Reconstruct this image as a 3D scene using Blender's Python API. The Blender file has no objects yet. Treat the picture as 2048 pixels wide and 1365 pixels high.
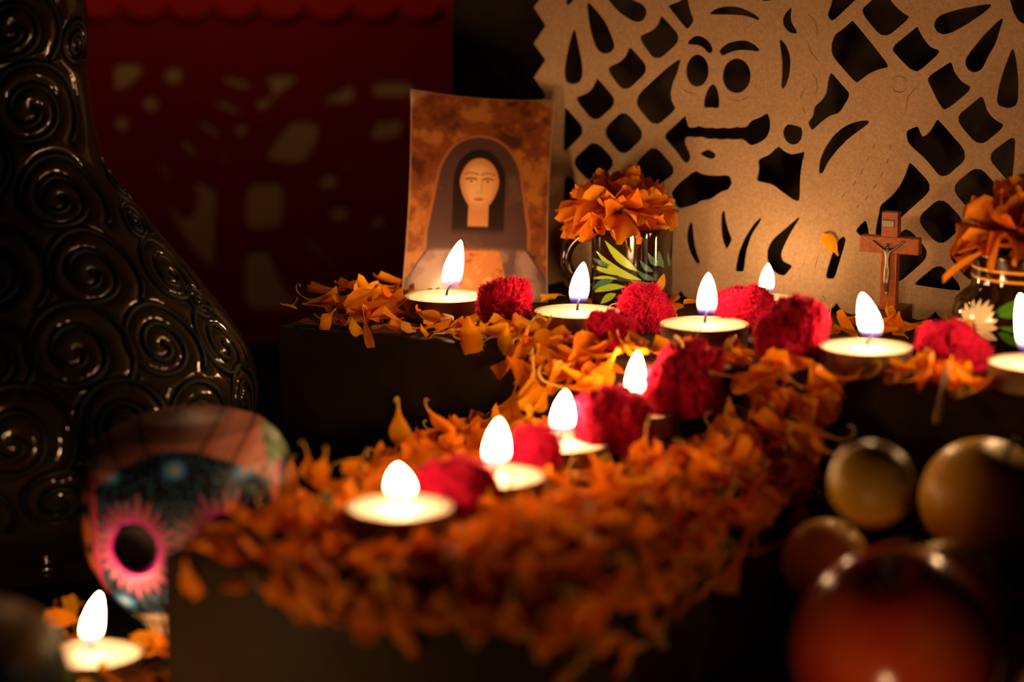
import bpy, bmesh, math, random
import numpy as np
from mathutils import Vector, Matrix, noise
from mathutils.kdtree import KDTree
from mathutils.bvhtree import BVHTree

rng = random.Random(7)
nrg = np.random.default_rng(11)
scene = bpy.context.scene
col = scene.collection

# ------------------------------------------------------------------ camera, world, exposure
FPX = 4550.0                                   # focal length in pixels of the 2048 px wide frame
PITCH = math.atan((682.5 + 182.0) / FPX)
CAMZ = 0.283
cam_d = bpy.data.cameras.new('camera')
cam_d.sensor_width = 36.0
cam_d.lens = FPX / 2048.0 * 36.0
cam_d.clip_start = 0.01
cam_d.dof.use_dof = True
cam_d.dof.focus_distance = 1.02
cam_d.dof.aperture_fstop = 4.1
cam_d.dof.aperture_blades = 0
cam = bpy.data.objects.new('camera', cam_d)
cam.location = (0, 0, CAMZ)
cam.rotation_euler = (math.pi / 2 - PITCH, 0, 0)
col.objects.link(cam)
scene.camera = cam

world = bpy.data.worlds.new('dim_room')
scene.world = world
world.use_nodes = True
world.node_tree.nodes['Background'].inputs[0].default_value = (1.0, 0.62, 0.38, 1)
world.node_tree.nodes['Background'].inputs[1].default_value = 0.0012

vs = scene.view_settings
vs.view_transform = 'Standard'
vs.look = 'None'
vs.gamma = 1.0
vs.use_curve_mapping = False
vs.exposure = 0.0
FLAME_L = 104.0                                 # brightness of the candle flames
scene.cycles.use_denoising = True
scene.cycles.max_bounces = 8
scene.cycles.sample_clamp_indirect = 4.0
scene.cycles.caustics_reflective = False
scene.cycles.caustics_refractive = False

# ------------------------------------------------------------------ placing helpers
CP, SP = math.cos(PITCH), math.sin(PITCH)
TH = math.radians(27)
U = Vector((math.cos(TH), -math.sin(TH), 0))   # along the altar's front edges
V = Vector((math.sin(TH), math.cos(TH), 0))    # into the altar
T1 = 0.0985                                    # height of the top step
T2 = 0.065                                     # height of the lower step
ORG = Vector((0, 0, CAMZ))

def ray(x, y):
    a = (x - 1024.0) / FPX
    b = (682.5 - y) / FPX
    return Vector((a, CP + b * SP, -SP + b * CP))
def at(x, y, d):
    return ORG + ray(x, y) * d
def on_z(x, y, z):
    r = ray(x, y)
    return ORG + r * ((z - CAMZ) / r.z)
def on_v(x, y, v):
    r = ray(x, y)
    return ORG + r * (v / r.dot(V))
def uv(u, v, z=0.0):
    return U * u + V * v + Vector((0, 0, z))

# ------------------------------------------------------------------ object helpers
def tag(o, label=None, cat=None, group=None, kind=None):
    if label: o['label'] = label
    if cat: o['category'] = cat
    if group: o['group'] = group
    if kind: o['kind'] = kind
    return o
def empty(name, loc=(0, 0, 0), rot=(0, 0, 0)):
    o = bpy.data.objects.new(name, None)
    o.empty_display_size = 0.01
    o.location = loc
    o.rotation_euler = rot
    col.objects.link(o)
    return o
def obj(name, me, parent=None, mat=None, smooth=True):
    if mat is not None and not me.materials:
        me.materials.append(mat)
    if smooth and len(me.polygons):
        me.polygons.foreach_set('use_smooth', [True] * len(me.polygons))
    o = bpy.data.objects.new(name, me)
    col.objects.link(o)
    if parent is not None:
        o.parent = parent
    return o
def mesh(name, verts, faces):
    me = bpy.data.meshes.new(name)
    me.from_pydata([tuple(v) for v in verts], [], faces)
    me.update()
    return me
def bm_mesh(name, bm):
    me = bpy.data.meshes.new(name)
    bm.to_mesh(me)
    bm.free()
    return me
def grid_faces(n, m, wrap_m=False):
    f = []
    for i in range(n - 1):
        for j in range(m if wrap_m else m - 1):
            k = (j + 1) % m
            f.append((i * m + j, i * m + k, (i + 1) * m + k, (i + 1) * m + j))
    return f
def lathe(name, prof, seg=48, sup=None, cap=True):
    vs_, n = [], len(prof)
    for (r, z) in prof:
        for j in range(seg):
            a = 2 * math.pi * j / seg
            c, s = math.cos(a), math.sin(a)
            if sup:
                k = (abs(c) ** sup + abs(s) ** sup) ** (-1.0 / sup)
                c, s = c * k, s * k
            vs_.append((r * c, r * s, z))
    f = grid_faces(n, seg, True)
    if cap:
        f.append(tuple(range(seg))[::-1])
        f.append(tuple((n - 1) * seg + j for j in range(seg)))
    return mesh(name, vs_, f)
def tube_data(pts, rad, sides=6):
    pts = [Vector(p) for p in pts]
    n = len(pts)
    if not hasattr(rad, '__len__'):
        rad = [rad] * n
    vs_, f = [], []
    up = Vector((0, 0, 1))
    t0 = (pts[1] - pts[0]).normalized()
    if abs(t0.dot(up)) > 0.9: up = Vector((1, 0, 0))
    nrm = t0.cross(up).normalized()
    for i in range(n):
        t = (pts[min(i + 1, n - 1)] - pts[max(i - 1, 0)])
        t = t.normalized() if t.length > 1e-12 else t0
        nrm = (nrm - t * nrm.dot(t)).normalized()
        b = t.cross(nrm)
        for j in range(sides):
            a = 2 * math.pi * j / sides
            vs_.append(pts[i] + (nrm * math.cos(a) + b * math.sin(a)) * rad[i])
    f = grid_faces(n, sides, True)
    f.append(tuple(range(sides))[::-1])
    f.append(tuple((n - 1) * sides + j for j in range(sides)))
    return vs_, f
def tube(name, pts, rad, sides=6):
    return mesh(name, *tube_data(pts, rad, sides))
def box_mesh(name, sx, sy, sz, bev=0.0, seg=2):
    bm = bmesh.new()
    bmesh.ops.create_cube(bm, size=1.0)
    bmesh.ops.scale(bm, vec=(sx, sy, sz), verts=bm.verts)
    bmesh.ops.translate(bm, vec=(0, 0, sz / 2), verts=bm.verts)
    if bev:
        bmesh.ops.bevel(bm, geom=bm.edges[:], offset=bev, segments=seg, affect='EDGES', profile=0.6)
    return bm_mesh(name, bm)

# ------------------------------------------------------------------ materials
def mat(name, color=(0.5, 0.5, 0.5), rough=0.5, metal=0.0, spec=0.5, coat=0.0, sss=0.0, trans=0.0, sheen=0.0,
        noise_scale=None, color2=None, bump=0.0, bump_scale=None, translucent=0.0, vcol=False, randv=0.0, detail=4.0):
    m = bpy.data.materials.new(name)
    m.use_nodes = True
    nt = m.node_tree
    N, L = nt.nodes, nt.links
    b = N['Principled BSDF']
    out = N['Material Output']
    b.inputs['Base Color'].default_value = (*color, 1)
    b.inputs['Roughness'].default_value = rough
    b.inputs['Metallic'].default_value = metal
    b.inputs['Specular IOR Level'].default_value = spec
    b.inputs['Coat Weight'].default_value = coat
    b.inputs['Coat Roughness'].default_value = 0.08
    b.inputs['Subsurface Weight'].default_value = sss
    b.inputs['Subsurface Radius'].default_value = (1.0, 0.5, 0.25)
    b.inputs['Subsurface Scale'].default_value = 0.004
    b.inputs['Transmission Weight'].default_value = trans
    b.inputs['Sheen Weight'].default_value = sheen
    b.inputs['Sheen Roughness'].default_value = 0.4
    cs = None
    tc = None
    if noise_scale or bump:
        tc = N.new('ShaderNodeTexCoord')
    if vcol:
        a = N.new('ShaderNodeAttribute'); a.attribute_name = 'Col'
        cs = a.outputs['Color']
    elif noise_scale:
        nz = N.new('ShaderNodeTexNoise')
        nz.inputs['Scale'].default_value = noise_scale
        nz.inputs['Detail'].default_value = detail
        L.new(tc.outputs['Object'], nz.inputs['Vector'])
        rp = N.new('ShaderNodeValToRGB')
        rp.color_ramp.elements[0].position = 0.3
        rp.color_ramp.elements[1].position = 0.7
        rp.color_ramp.elements[0].color = (*color, 1)
        rp.color_ramp.elements[1].color = (*(color2 or color), 1)
        L.new(nz.outputs['Fac'], rp.inputs['Fac'])
        cs = rp.outputs['Color']
    if randv:
        oi = N.new('ShaderNodeObjectInfo')
        hs = N.new('ShaderNodeHueSaturation')
        mr = N.new('ShaderNodeMapRange')
        mr.inputs['To Min'].default_value = 0.5 - randv * 0.06
        mr.inputs['To Max'].default_value = 0.5 + randv * 0.045
        L.new(oi.outputs['Random'], mr.inputs['Value'])
        L.new(mr.outputs['Result'], hs.inputs['Hue'])
        mv = N.new('ShaderNodeMapRange')
        mv.inputs['To Min'].default_value = 1.0 - randv * 0.4
        mv.inputs['To Max'].default_value = 1.0 + randv * 0.3
        ml = N.new('ShaderNodeMath'); ml.operation = 'FRACT'
        mm = N.new('ShaderNodeMath'); mm.operation = 'MULTIPLY'; mm.inputs[1].default_value = 7.31
        L.new(oi.outputs['Random'], mm.inputs[0]); L.new(mm.outputs[0], ml.inputs[0])
        L.new(ml.outputs[0], mv.inputs['Value']); L.new(mv.outputs['Result'], hs.inputs['Value'])
        if cs is not None: L.new(cs, hs.inputs['Color'])
        else: hs.inputs['Color'].default_value = (*color, 1)
        cs = hs.outputs['Color']
    if cs is not None:
        L.new(cs, b.inputs['Base Color'])
    if bump:
        nb = N.new('ShaderNodeTexNoise')
        nb.inputs['Scale'].default_value = bump_scale or 200.0
        nb.inputs['Detail'].default_value = 5.0
        L.new(tc.outputs['Object'], nb.inputs['Vector'])
        bp = N.new('ShaderNodeBump')
        bp.inputs['Strength'].default_value = bump
        bp.inputs['Distance'].default_value = 0.001
        L.new(nb.outputs['Fac'], bp.inputs['Height'])
        L.new(bp.outputs['Normal'], b.inputs['Normal'])
    if translucent:
        tr = N.new('ShaderNodeBsdfTranslucent')
        tr.inputs['Color'].default_value = (*color, 1)
        if cs is not None: L.new(cs, tr.inputs['Color'])
        mx = N.new('ShaderNodeMixShader')
        mx.inputs['Fac'].default_value = translucent
        L.new(b.outputs['BSDF'], mx.inputs[1]); L.new(tr.outputs['BSDF'], mx.inputs[2])
        L.new(mx.outputs['Shader'], out.inputs['Surface'])
    return m

M = {}
M['black_paper'] = mat('black_paper', (0.026, 0.0135, 0.0050), 0.65, spec=0.10, bump=0.5, bump_scale=24.0, noise_scale=30.0, color2=(0.046, 0.0240, 0.0090))
M['black_cloth'] = mat('black_cloth', (0.008, 0.006, 0.005), 0.9, spec=0.15)
M['backing'] = mat('backing', (0.05, 0.033, 0.019), 0.8, spec=0.2)
M['kraft'] = mat('kraft', (0.42, 0.270, 0.158), 0.85, spec=0.2, noise_scale=900.0, color2=(0.56, 0.372, 0.225), bump=0.25, bump_scale=1500.0, detail=6.0)
M['red_paper'] = mat('red_paper', (0.34, 0.008, 0.02), 0.8, spec=0.2, translucent=0.3)
M['trim_paper'] = mat('trim_paper', (0.60, 0.022, 0.006), 0.8, spec=0.2, translucent=0.3)
M['tan_card'] = mat('tan_card', (0.5, 0.33, 0.18), 0.9, spec=0.1)
M['petal'] = mat('petal', (0.97, 0.315, 0.004), 0.65, spec=0.12, noise_scale=160.0, color2=(1.0, 0.42, 0.008), translucent=0.34, randv=0.32)
M['petal_bloom'] = mat('petal_bloom', (0.85, 0.27, 0.005), 0.6, spec=0.15, noise_scale=120.0, color2=(0.95, 0.39, 0.012), translucent=0.28, randv=0.3)
M['petal_deep'] = mat('petal_deep', (0.62, 0.13, 0.003), 0.6, spec=0.15, noise_scale=120.0, color2=(0.80, 0.24, 0.006), translucent=0.28, randv=0.4)
M['style'] = mat('style', (0.80, 0.50, 0.07), 0.5, spec=0.3, translucent=0.25)
M['calyx'] = mat('calyx', (0.10, 0.14, 0.03), 0.6)
M['comb'] = mat('comb', (0.36, 0.002, 0.024), 0.85, spec=0.08, sheen=0.15, noise_scale=220.0, color2=(0.58, 0.004, 0.046), bump=0.6, bump_scale=900.0)
M['fuzz'] = mat('fuzz', (0.74, 0.010, 0.085), 0.6, spec=0.2, translucent=0.35)
M['wax'] = mat('wax', (0.68, 0.56, 0.48), 0.45, spec=0.4, sss=0.7)
M['tin'] = mat('tin', (0.60, 0.46, 0.30), 0.45, metal=0.85, noise_scale=90.0, color2=(0.48, 0.36, 0.23), bump=0.12, bump_scale=60.0)
M['wick'] = mat('wick', (0.02, 0.02, 0.035), 0.8)
M['glaze'] = mat('glaze', (0.006, 0.003, 0.001), 0.08, spec=0.45, noise_scale=60.0, color2=(0.013, 0.006, 0.002), bump=0.05, bump_scale=120.0)
M['lime_paint'] = mat('lime_paint', (0.34, 0.50, 0.03), 0.2, coat=0.5)
M['teal_paint'] = mat('teal_paint', (0.05, 0.17, 0.13), 0.2, coat=0.5)
M['green_paint'] = mat('green_paint', (0.06, 0.20, 0.015), 0.2, coat=0.5)
M['yellow_paint'] = mat('yellow_paint', (0.80, 0.34, 0.02), 0.2, coat=0.5)
M['cream_paint'] = mat('cream_paint', (0.78, 0.62, 0.38), 0.2, coat=0.5)
M['wood'] = mat('wood', (0.30, 0.060, 0.010), 0.4, spec=0.4, noise_scale=420.0, color2=(0.46, 0.115, 0.02), bump=0.2, bump_scale=700.0)
M['dark_wood'] = mat('dark_wood', (0.085, 0.022, 0.008), 0.4, noise_scale=300.0, color2=(0.13, 0.035, 0.012))
M['silver'] = mat('silver', (0.22, 0.18, 0.13), 0.42, metal=1.0)
M['iron'] = mat('iron', (0.004, 0.003, 0.0025), 0.5, metal=0.0, spec=0.18)
M['skull_paint'] = mat('skull_paint', rough=0.4, spec=0.4, vcol=True)
M['socket'] = mat('socket', (0.008, 0.002, 0.004), 0.8)
M['print'] = mat('print', rough=0.4, spec=0.35, vcol=True, coat=0.15)
M['card_back'] = mat('card_back', (0.35, 0.25, 0.15), 0.8)
M['guava'] = mat('guava', (0.74, 0.36, 0.010), 0.38, spec=0.35, noise_scale=55.0, color2=(0.80, 0.44, 0.03), bump=0.1, bump_scale=300.0)
M['apple'] = mat('apple', (0.52, 0.024, 0.006), 0.22, spec=0.5, coat=0.3, noise_scale=45.0, color2=(0.62, 0.10, 0.02))
M['stem'] = mat('stem', (0.03, 0.02, 0.01), 0.7)
M['dark_fruit'] = mat('dark_fruit', (0.012, 0.006, 0.006), 0.1, spec=0.6)

# glass of the vase: dark bottle green, solid look
gm = mat('bottle_glass', (0.040, 0.030, 0.007), 0.06, spec=0.85, noise_scale=14.0, color2=(0.018, 0.010, 0.004))
M['bottle_glass'] = gm

def flame_material():
    m = bpy.data.materials.new('flame')
    m.use_nodes = True
    nt = m.node_tree
    N, L = nt.nodes, nt.links
    N.remove(N['Principled BSDF'])
    out = N['Material Output']
    tc = N.new('ShaderNodeTexCoord')
    sp = N.new('ShaderNodeSeparateXYZ')
    L.new(tc.outputs['Generated'], sp.inputs[0])
    cr = N.new('ShaderNodeValToRGB')
    e = cr.color_ramp.elements
    e[0].position = 0.0; e[0].color = (0.10, 0.10, 0.9, 1)
    e[1].position = 1.0; e[1].color = (1.0, 0.585, 0.255, 1)
    for p, c in ((0.14, (0.30, 0.16, 0.75, 1)), (0.24, (1.0, 0.50, 0.26, 1)), (0.34, (1.0, 0.57, 0.24, 1))):
        k = e.new(p); k.color = c
    sr = N.new('ShaderNodeValToRGB')
    e = sr.color_ramp.elements
    e[0].position = 0.0; e[0].color = (0.006, 0.006, 0.006, 1)
    e[1].position = 1.0; e[1].color = (0.9, 0.9, 0.9, 1)
    for p, c in ((0.13, 0.012), (0.22, 0.05), (0.32, 0.35), (0.45, 1.0), (0.8, 1.0)):
        k = e.new(p); k.color = (c, c, c, 1)
    L.new(sp.outputs['Z'], cr.inputs['Fac']); L.new(sp.outputs['Z'], sr.inputs['Fac'])
    ml = N.new('ShaderNodeMath'); ml.operation = 'MULTIPLY'; ml.inputs[1].default_value = FLAME_L
    L.new(sr.outputs['Color'], ml.inputs[0])
    em = N.new('ShaderNodeEmission')
    L.new(cr.outputs['Color'], em.inputs['Color']); L.new(ml.outputs[0], em.inputs['Strength'])
    tr = N.new('ShaderNodeBsdfTransparent')
    ar = N.new('ShaderNodeValToRGB')
    e = ar.color_ramp.elements
    e[0].position = 0.0; e[0].color = (0.04, 0.04, 0.04, 1)
    e[1].position = 0.46; e[1].color = (1, 1, 1, 1)
    k = e.new(0.10); k.color = (0.10, 0.10, 0.10, 1)
    k = e.new(0.24); k.color = (0.34, 0.34, 0.34, 1)
    L.new(sp.outputs['Z'], ar.inputs['Fac'])
    mx = N.new('ShaderNodeMixShader')
    L.new(ar.outputs['Color'], mx.inputs['Fac']); L.new(tr.outputs[0], mx.inputs[1]); L.new(em.outputs[0], mx.inputs[2])
    L.new(mx.outputs[0], out.inputs['Surface'])
    return m
M['flame'] = flame_material()

# ------------------------------------------------------------------ the setting
fl = obj('floor', mesh('floor', [(-2, 0.35, 0), (2, 0.35, 0), (2, 2.6, 0), (-2, 2.6, 0)], [(0, 1, 2, 3)]), None, M['black_cloth'], False)
tag(fl, 'black cloth covering the altar table', None, None, 'structure')
wl = obj('wall_back', mesh('wall_back', [(-2, 1.75, 0), (2, 1.75, 0), (2, 1.75, 1.6), (-2, 1.75, 1.6)], [(0, 1, 2, 3)]), None, M['black_cloth'], False)
tag(wl, 'dark wall behind the altar', None, None, 'structure')

def altar_box(u0, u1, v0, v1, h, label):
    e = empty('altar_box', uv((u0 + u1) / 2, (v0 + v1) / 2), (0, 0, -TH))
    tag(e, label, 'box', 'black paper covered altar boxes')
    m = box_mesh('box', u1 - u0, v1 - v0, h, 0.0012, 2)
    o = obj('paper_cover', m, e, M['black_paper'], False)
    return e, o
altar_box(-0.5517, 0.10, 0.850, 1.0285, T1, 'long black paper covered box forming the top step under the picture card')
b2, b2c = altar_box(-0.4500, -0.3030, 0.618, 0.8495, T2, 'black paper covered box of the lower step running towards the viewer')
b3, b3c = altar_box(-0.5594, 0.10, 1.0295, 1.15, 0.46, 'tall black box standing behind the cut paper panel')
b3c.data.materials.clear(); b3c.data.materials.append(M['backing'])
# paper seams and folds on the two step boxes
seam = obj('paper_fold', box_mesh('paper_fold', 0.016, 0.0006, T2 * 0.97, 0.0002, 1), b2, M['black_paper'], False)
seam.location = (0.058, -(0.8495 - 0.618) / 2 - 0.0004, 0.0005)
seam.rotation_euler = (0, 0.12, 0)

# ------------------------------------------------------------------ cut paper panel (kraft)
PV = 0.993
def plane_st(x, y):
    P = on_v(x, y, PV)
    return (P.dot(U), P.z)
FR = {'A': (1050, 0), 'B': (1350, 0), 'C': (1698, 0), 'D': (1050, 200), 'E': (1350, 200), 'F': (1698, 200), 'G': (1340, 410), 'H': (1698, 410)}
KS = 350.0 / 2048.0
HOLES = [
 ('A', [(470,-130),(478,0),(490,50),(512,66),(560,20),(660,-110)]),
 ('A', [(735,25),(722,60),(745,250),(775,400),(830,550),(880,610),(940,632),(1010,615),(1055,560),(1050,500),(960,270),(850,130),(770,40)]),
 ('A', [(575,340),(553,370),(500,560),(465,760),(460,880),(480,950),(530,985),(590,985),(650,960),(680,880),(680,760),(640,560),(600,370)]),
 ('A', [(960,-20),(1100,140),(1250,240),(1330,262),(1390,240),(1430,170),(1425,100),(1370,40),(1260,-5),(1100,-90),(900,-150)]),
 ('A', [(1605,175),(1580,210),(1550,290),(1480,360),(1318,425),(1540,732),(1848,455)]),
 ('A', [(1235,540),(1210,570),(1180,650),(1110,720),(945,798),(1170,1092),(1468,810)]),
 ('A', [(845,900),(825,950),(780,1040),(720,1090),(575,1145),(820,1445),(1095,1195)]),
 ('A', [(1838,670),(1680,770),(1250,1165),(1520,1498),(1778,1278),(1725,1190),(1710,1090),(1740,960),(1790,850)]),
 ('A', [(1905,-90),(1820,10),(1680,58),(1684,80),(1890,335),(1925,328),(1985,240),(1950,150),(1915,20)]),
 ('D', [(482,80),(462,100),(446,600),(476,606),(722,360)]),
 ('D', [(1160,102),(895,365),(1150,672),(1424,410)]),
 ('D', [(820,456),(535,720),(800,1005),(1085,740)]),
 ('D', [(1510,512),(1255,770),(1500,1050),(1795,835)]),
 ('D', [(462,830),(446,1320),(700,1090)]),
 ('E', [(118,178),(0,290),(-145,420),(0,580),(112,735),(150,738),(187,690),(185,640),(120,500),(130,440),(165,430),(240,440),(320,430),(400,460),(470,452),(540,468),(620,455),(690,465),(800,455),(895,538),(1000,500),(1080,440),(1120,340),(1120,230),(1085,145),(1000,200),(890,240),(840,310),(770,320),(735,308),(640,332),(575,318),(500,332),(420,318),(370,327),(280,298),(230,320),(165,320),(132,210)]),
 ('E', [(295,630),(330,600),(380,578),(430,590),(488,640),(465,685),(420,692),(350,668)]),
 ('E', [(235,818),(45,970),(-60,1090),(30,1285),(260,1220),(310,1180),(420,1165),(550,1070),(620,1060),(672,980),(660,920),(630,875),(470,885),(330,870)]),
 ('E', [(1215,532),(1100,640),(972,695),(985,800),(955,945),(1040,965),(1150,990),(1250,1070),(1400,1178),(1466,1182),(1470,950),(1485,780),(1530,597),(1470,615),(1370,635),(1290,605)]),
 ('E', [(1320,278),(1275,330),(1265,400),(1300,480),(1370,527),(1440,515),(1485,460),(1497,380),(1485,318),(1400,290)]),
 ('E', [(1700,866),(1684,830),(1700,690),(1760,550),(1850,420),(1950,330),(2048,275),(2166,240),(2265,235),(2280,265),(2216,320),(2036,450),(1900,590),(1800,720),(1735,855)]),
 ('B', [(1832,838),(1800,900),(1785,1000),(1770,1090),(1720,1170),(1632,1245),(1620,1350),(1558,1430),(1590,1505),(1612,1526),(1740,1410),(1830,1350),(1930,1325),(2064,1105),(1960,990)]),
 ('C', [(40,234),(-20,290),(-85,345),(-165,400),(-200,500),(-205,590),(-180,670),(10,890),(90,972),(130,945),(260,850),(360,810),(485,784),(300,540),(70,260)]),
 ('C', [(-195,-110),(-200,30),(-255,180),(-190,256),(-5,80),(90,-10),(150,-110)]),
 ('C', [(270,-5),(125,125),(410,468),(730,200),(640,150),(560,80),(490,0),(460,-80),(345,-80)]),
 ('C', [(805,303),(770,330),(486,560),(600,690),(720,810),(815,846),(1092,598),(960,550),(880,450),(830,360)]),
 ('C', [(1190,718),(908,905),(970,1040),(1060,1220),(1130,1302),(1462,1030),(1320,950),(1240,840),(1210,740)]),
 ('F', [(1495,-5),(1236,215),(1530,558),(1842,300),(1700,220),(1620,120),(1588,0),(1562,-40),(1540,-42)]),
 ('C', [(1672,48),(1600,45),(1300,100),(1080,165),(1010,230),(995,300),(1030,370),(1100,405),(1190,390),(1380,290),(1560,170),(1665,80)]),
 ('C', [(1800,203),(1750,240),(1600,380),(1420,600),(1365,690),(1365,760),(1410,830),(1480,850),(1550,820),(1590,760),(1640,650),(1720,520),(1780,330),(1812,225)]),
 ('C', [(1915,562),(1890,610),(1820,790),(1760,990),(1730,1180),(1760,1240),(1860,1272),(1950,1245),(1985,1180),(1990,950),(1975,770),(1940,585)]),
 ('C', [(1885,0),(1920,130),(1980,240),(2060,288),(2300,250),(2300,-130),(1870,-130)]),
 ('F', [(1045,218),(1020,250),(950,370),(870,434),(840,380),(815,312),(790,306),(668,360),(690,490),(740,550),(900,690),(1100,938),(1425,655)]),
 ('F', [(1955,392),(1606,655),(1870,958),(1914,955),(1942,700)]),
 ('F', [(1515,752),(1186,1025),(1480,1370),(1810,1080)]),
 ('F', [(715,712),(690,790),(655,890),(600,1000),(530,1095),(450,1165),(366,1235),(350,1340),(322,1480),(312,1570),(345,1605),(400,1560),(560,1425),(650,1346),(1006,1028)]),
 ('H', [(1085,-106),(780,165),(1070,498),(1380,212)]),
 ('H', [(690,252),(540,380),(515,860),(590,918),(972,580)]),
 ('H', [(1060,676),(770,912),(790,942),(1270,1008),(1312,992),(1280,900)]),
 ('H', [(1300,488),(1150,590),(1440,926),(1700,700)]),
 ('H', [(1840,20),(1560,245),(1830,520),(2090,290)]),
 ('H', [(187,178),(68,305),(200,410),(238,402),(236,300),(215,200)]),
 ('B', [(405,150),(480,95),(600,70),(740,75),(860,120),(960,180),(998,215),(975,240),(900,205),(800,180),(680,172),(430,170)]),
 ('B', [(1005,-5),(1050,12),(1100,10),(1155,-5),(1150,-80),(1010,-80)]),
 ('B', [(148,515),(160,470),(220,420),(290,413),(370,450),(430,520),(452,590),(420,624),(380,610),(340,560),(280,525),(190,525)]),
 ('B', [(518,585),(560,540),(630,495),(750,470),(850,473),(940,520),(998,580),(980,605),(850,585),(720,590),(630,620),(570,652),(540,640)]),
 ('B', [(265 + 135 * math.cos(a * math.pi / 12), 825 + 190 * math.sin(a * math.pi / 12)) for a in range(24)]),
 ('B', [(725 + 167 * math.cos(a * math.pi / 12), 885 + 205 * math.sin(a * math.pi / 12)) for a in range(24)]),
 ('B', [(440,982),(400,1010),(360,1090),(340,1180),(343,1248),(370,1264),(430,1255),(490,1272),(523,1250),(525,1180),(515,1090),(480,998)]),
 ('B', [(1362,80),(1290,150),(1260,230),(1275,310),(1340,380),(1425,398),(1434,365),(1370,260),(1360,180),(1374,92)]),
 ('B', [(1245,456),(1223,475),(1235,560),(1255,700),(1255,850),(1243,1010),(1270,1042),(1300,1010),(1340,900),(1360,760),(1350,640),(1310,530)]),
 ('G', [(245,184),(215,240),(195,330),(195,430),(230,560),(300,680),(347,696),(357,670),(310,530),(285,400),(270,215)]),
 ('G', [(625,60),(600,110),(595,250),(610,400),(660,526),(690,490),(734,405),(690,300),(660,180),(645,72)]),
 ('G', [(1062,143),(980,220),(870,390),(800,560),(763,765),(785,782),(850,784),(872,765),(900,530),(960,350),(1080,168)]),
 ('G', [(1514,135),(1450,190),(1200,400),(1140,520),(1135,630),(1170,730),(1250,810),(1342,835),(1436,725),(1420,698),(1330,660),(1305,590),(1330,500),(1420,320),(1526,152)]),
 ('G', [(2035,360),(2064,400),(2050,470),(1937,845),(1912,866),(1848,866),(1822,835),(1890,600),(1960,420)]),
]
SLITS = [
 ('B', [(1555,150),(1640,240),(1672,350),(1662,450)]), ('B', [(1560,490),(1590,600),(1700,735)]),
 ('B', [(1600,830),(1660,930),(1670,1040),(1645,1130)]), ('B', [(1530,1020),(1485,1110),(1480,1165)]),
 ('B', [(75,1020),(150,1075),(260,1098)]), ('B', [(635,1160),(760,1180),(915,1108)]), ('B', [(1505,1250),(1520,1330)]),
 ('C', [(820,995),(700,1120),(655,1340)]),
 ('F', [(312,505),(280,580)]), ('F', [(245,650),(205,735)]), ('F', [(170,800),(130,880)]), ('F', [(90,940),(45,1015)]),
 ('F', [(495,510),(485,590)]), ('F', [(470,680),(440,755)]), ('F', [(405,830),(375,905)]), ('F', [(330,980),(285,1045)]),
 ('F', [(235,1110),(190,1175)]), ('F', [(125,1225),(85,1270)]), ('F', [(-35,1080),(-85,1150)]),
 ('C', [(505,960),(530,900),(590,885),(650,905),(690,960)]), ('C', [(690,1010),(650,1065),(590,1080),(535,1060),(508,1010)]),
 ('G', [(1750,560),(1690,780)]), ('G', [(1590,660),(1550,720)]),
]
def chaikin(p, it=2):
    for _ in range(it):
        q = []
        n = len(p)
        for i in range(n):
            a, b = p[i], p[(i + 1) % n]
            q.append((a[0] * .82 + b[0] * .18, a[1] * .82 + b[1] * .18))
            q.append((a[0] * .18 + b[0] * .82, a[1] * .18 + b[1] * .82))
        p = q
    return p
def lens(pl, w):
    # a thin spindle around a polyline
    n0 = len(pl)
    pts = []
    for i in range(n0 - 1):
        for k in range(4):
            t = k / 4
            pts.append((pl[i][0] * (1 - t) + pl[i + 1][0] * t, pl[i][1] * (1 - t) + pl[i + 1][1] * t))
    pts.append(pl[-1])
    n = len(pts)
    L_, R_ = [], []
    for i in range(n):
        a, b = pts[max(i - 1, 0)], pts[min(i + 1, n - 1)]
        dx, dy = b[0] - a[0], b[1] - a[1]
        l = math.hypot(dx, dy)
        k = w * math.sqrt(max(0.02, 1 - (2 * i / (n - 1) - 1) ** 2))
        L_.append((pts[i][0] - dy / l * k, pts[i][1] + dx / l * k))
        R_.append((pts[i][0] + dy / l * k, pts[i][1] - dx / l * k))
    return L_ + R_[::-1]
def flat_sheet(name, loops, extrude, bevel, material):
    cu = bpy.data.curves.new(name, 'CURVE')
    cu.dimensions = '2D'
    cu.fill_mode = 'BOTH'
    cu.extrude = extrude
    cu.bevel_depth = bevel
    cu.bevel_resolution = 1
    for lp in loops:
        s = cu.splines.new('POLY')
        s.points.add(len(lp) - 1)
        for p, q in zip(s.points, lp):
            p.co = (q[0], q[1], 0, 1)
        s.use_cyclic_u = True
    tmp = bpy.data.objects.new(name, cu)
    col.objects.link(tmp)
    dg = bpy.context.evaluated_depsgraph_get()
    me = bpy.data.meshes.new_from_object(tmp.evaluated_get(dg))
    bpy.data.objects.remove(tmp)
    bpy.data.curves.remove(cu)
    me.materials.clear()
    me.materials.append(material)
    return me
s_c, z_c = plane_st(1600, 300)
loops = []
zig = [(175,0),(110,85),(250,300),(110,510),(250,700),(112,905),(250,1110),(112,1315),(250,1520),(112,1725),(250,1930),(112,2135),(250,2340),(112,2545),(250,2750),(112,2955),(250,3160)]
outer = [plane_st(1050 + x * KS, y * KS) for x, y in zig]
top = [plane_st(1050 + x * KS, y * KS) for x, y in [(250,-110),(112,-330),(250,-540)]][::-1]
zb = T1 + 0.0006
s_pk, _ = plane_st(1610, 603)
s_p2, _ = plane_st(1674, 608)
per = s_p2 - s_pk
s_left = outer[-1][0]
bot = []
k = math.ceil((s_left + 0.004 - s_pk) / per)
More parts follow.
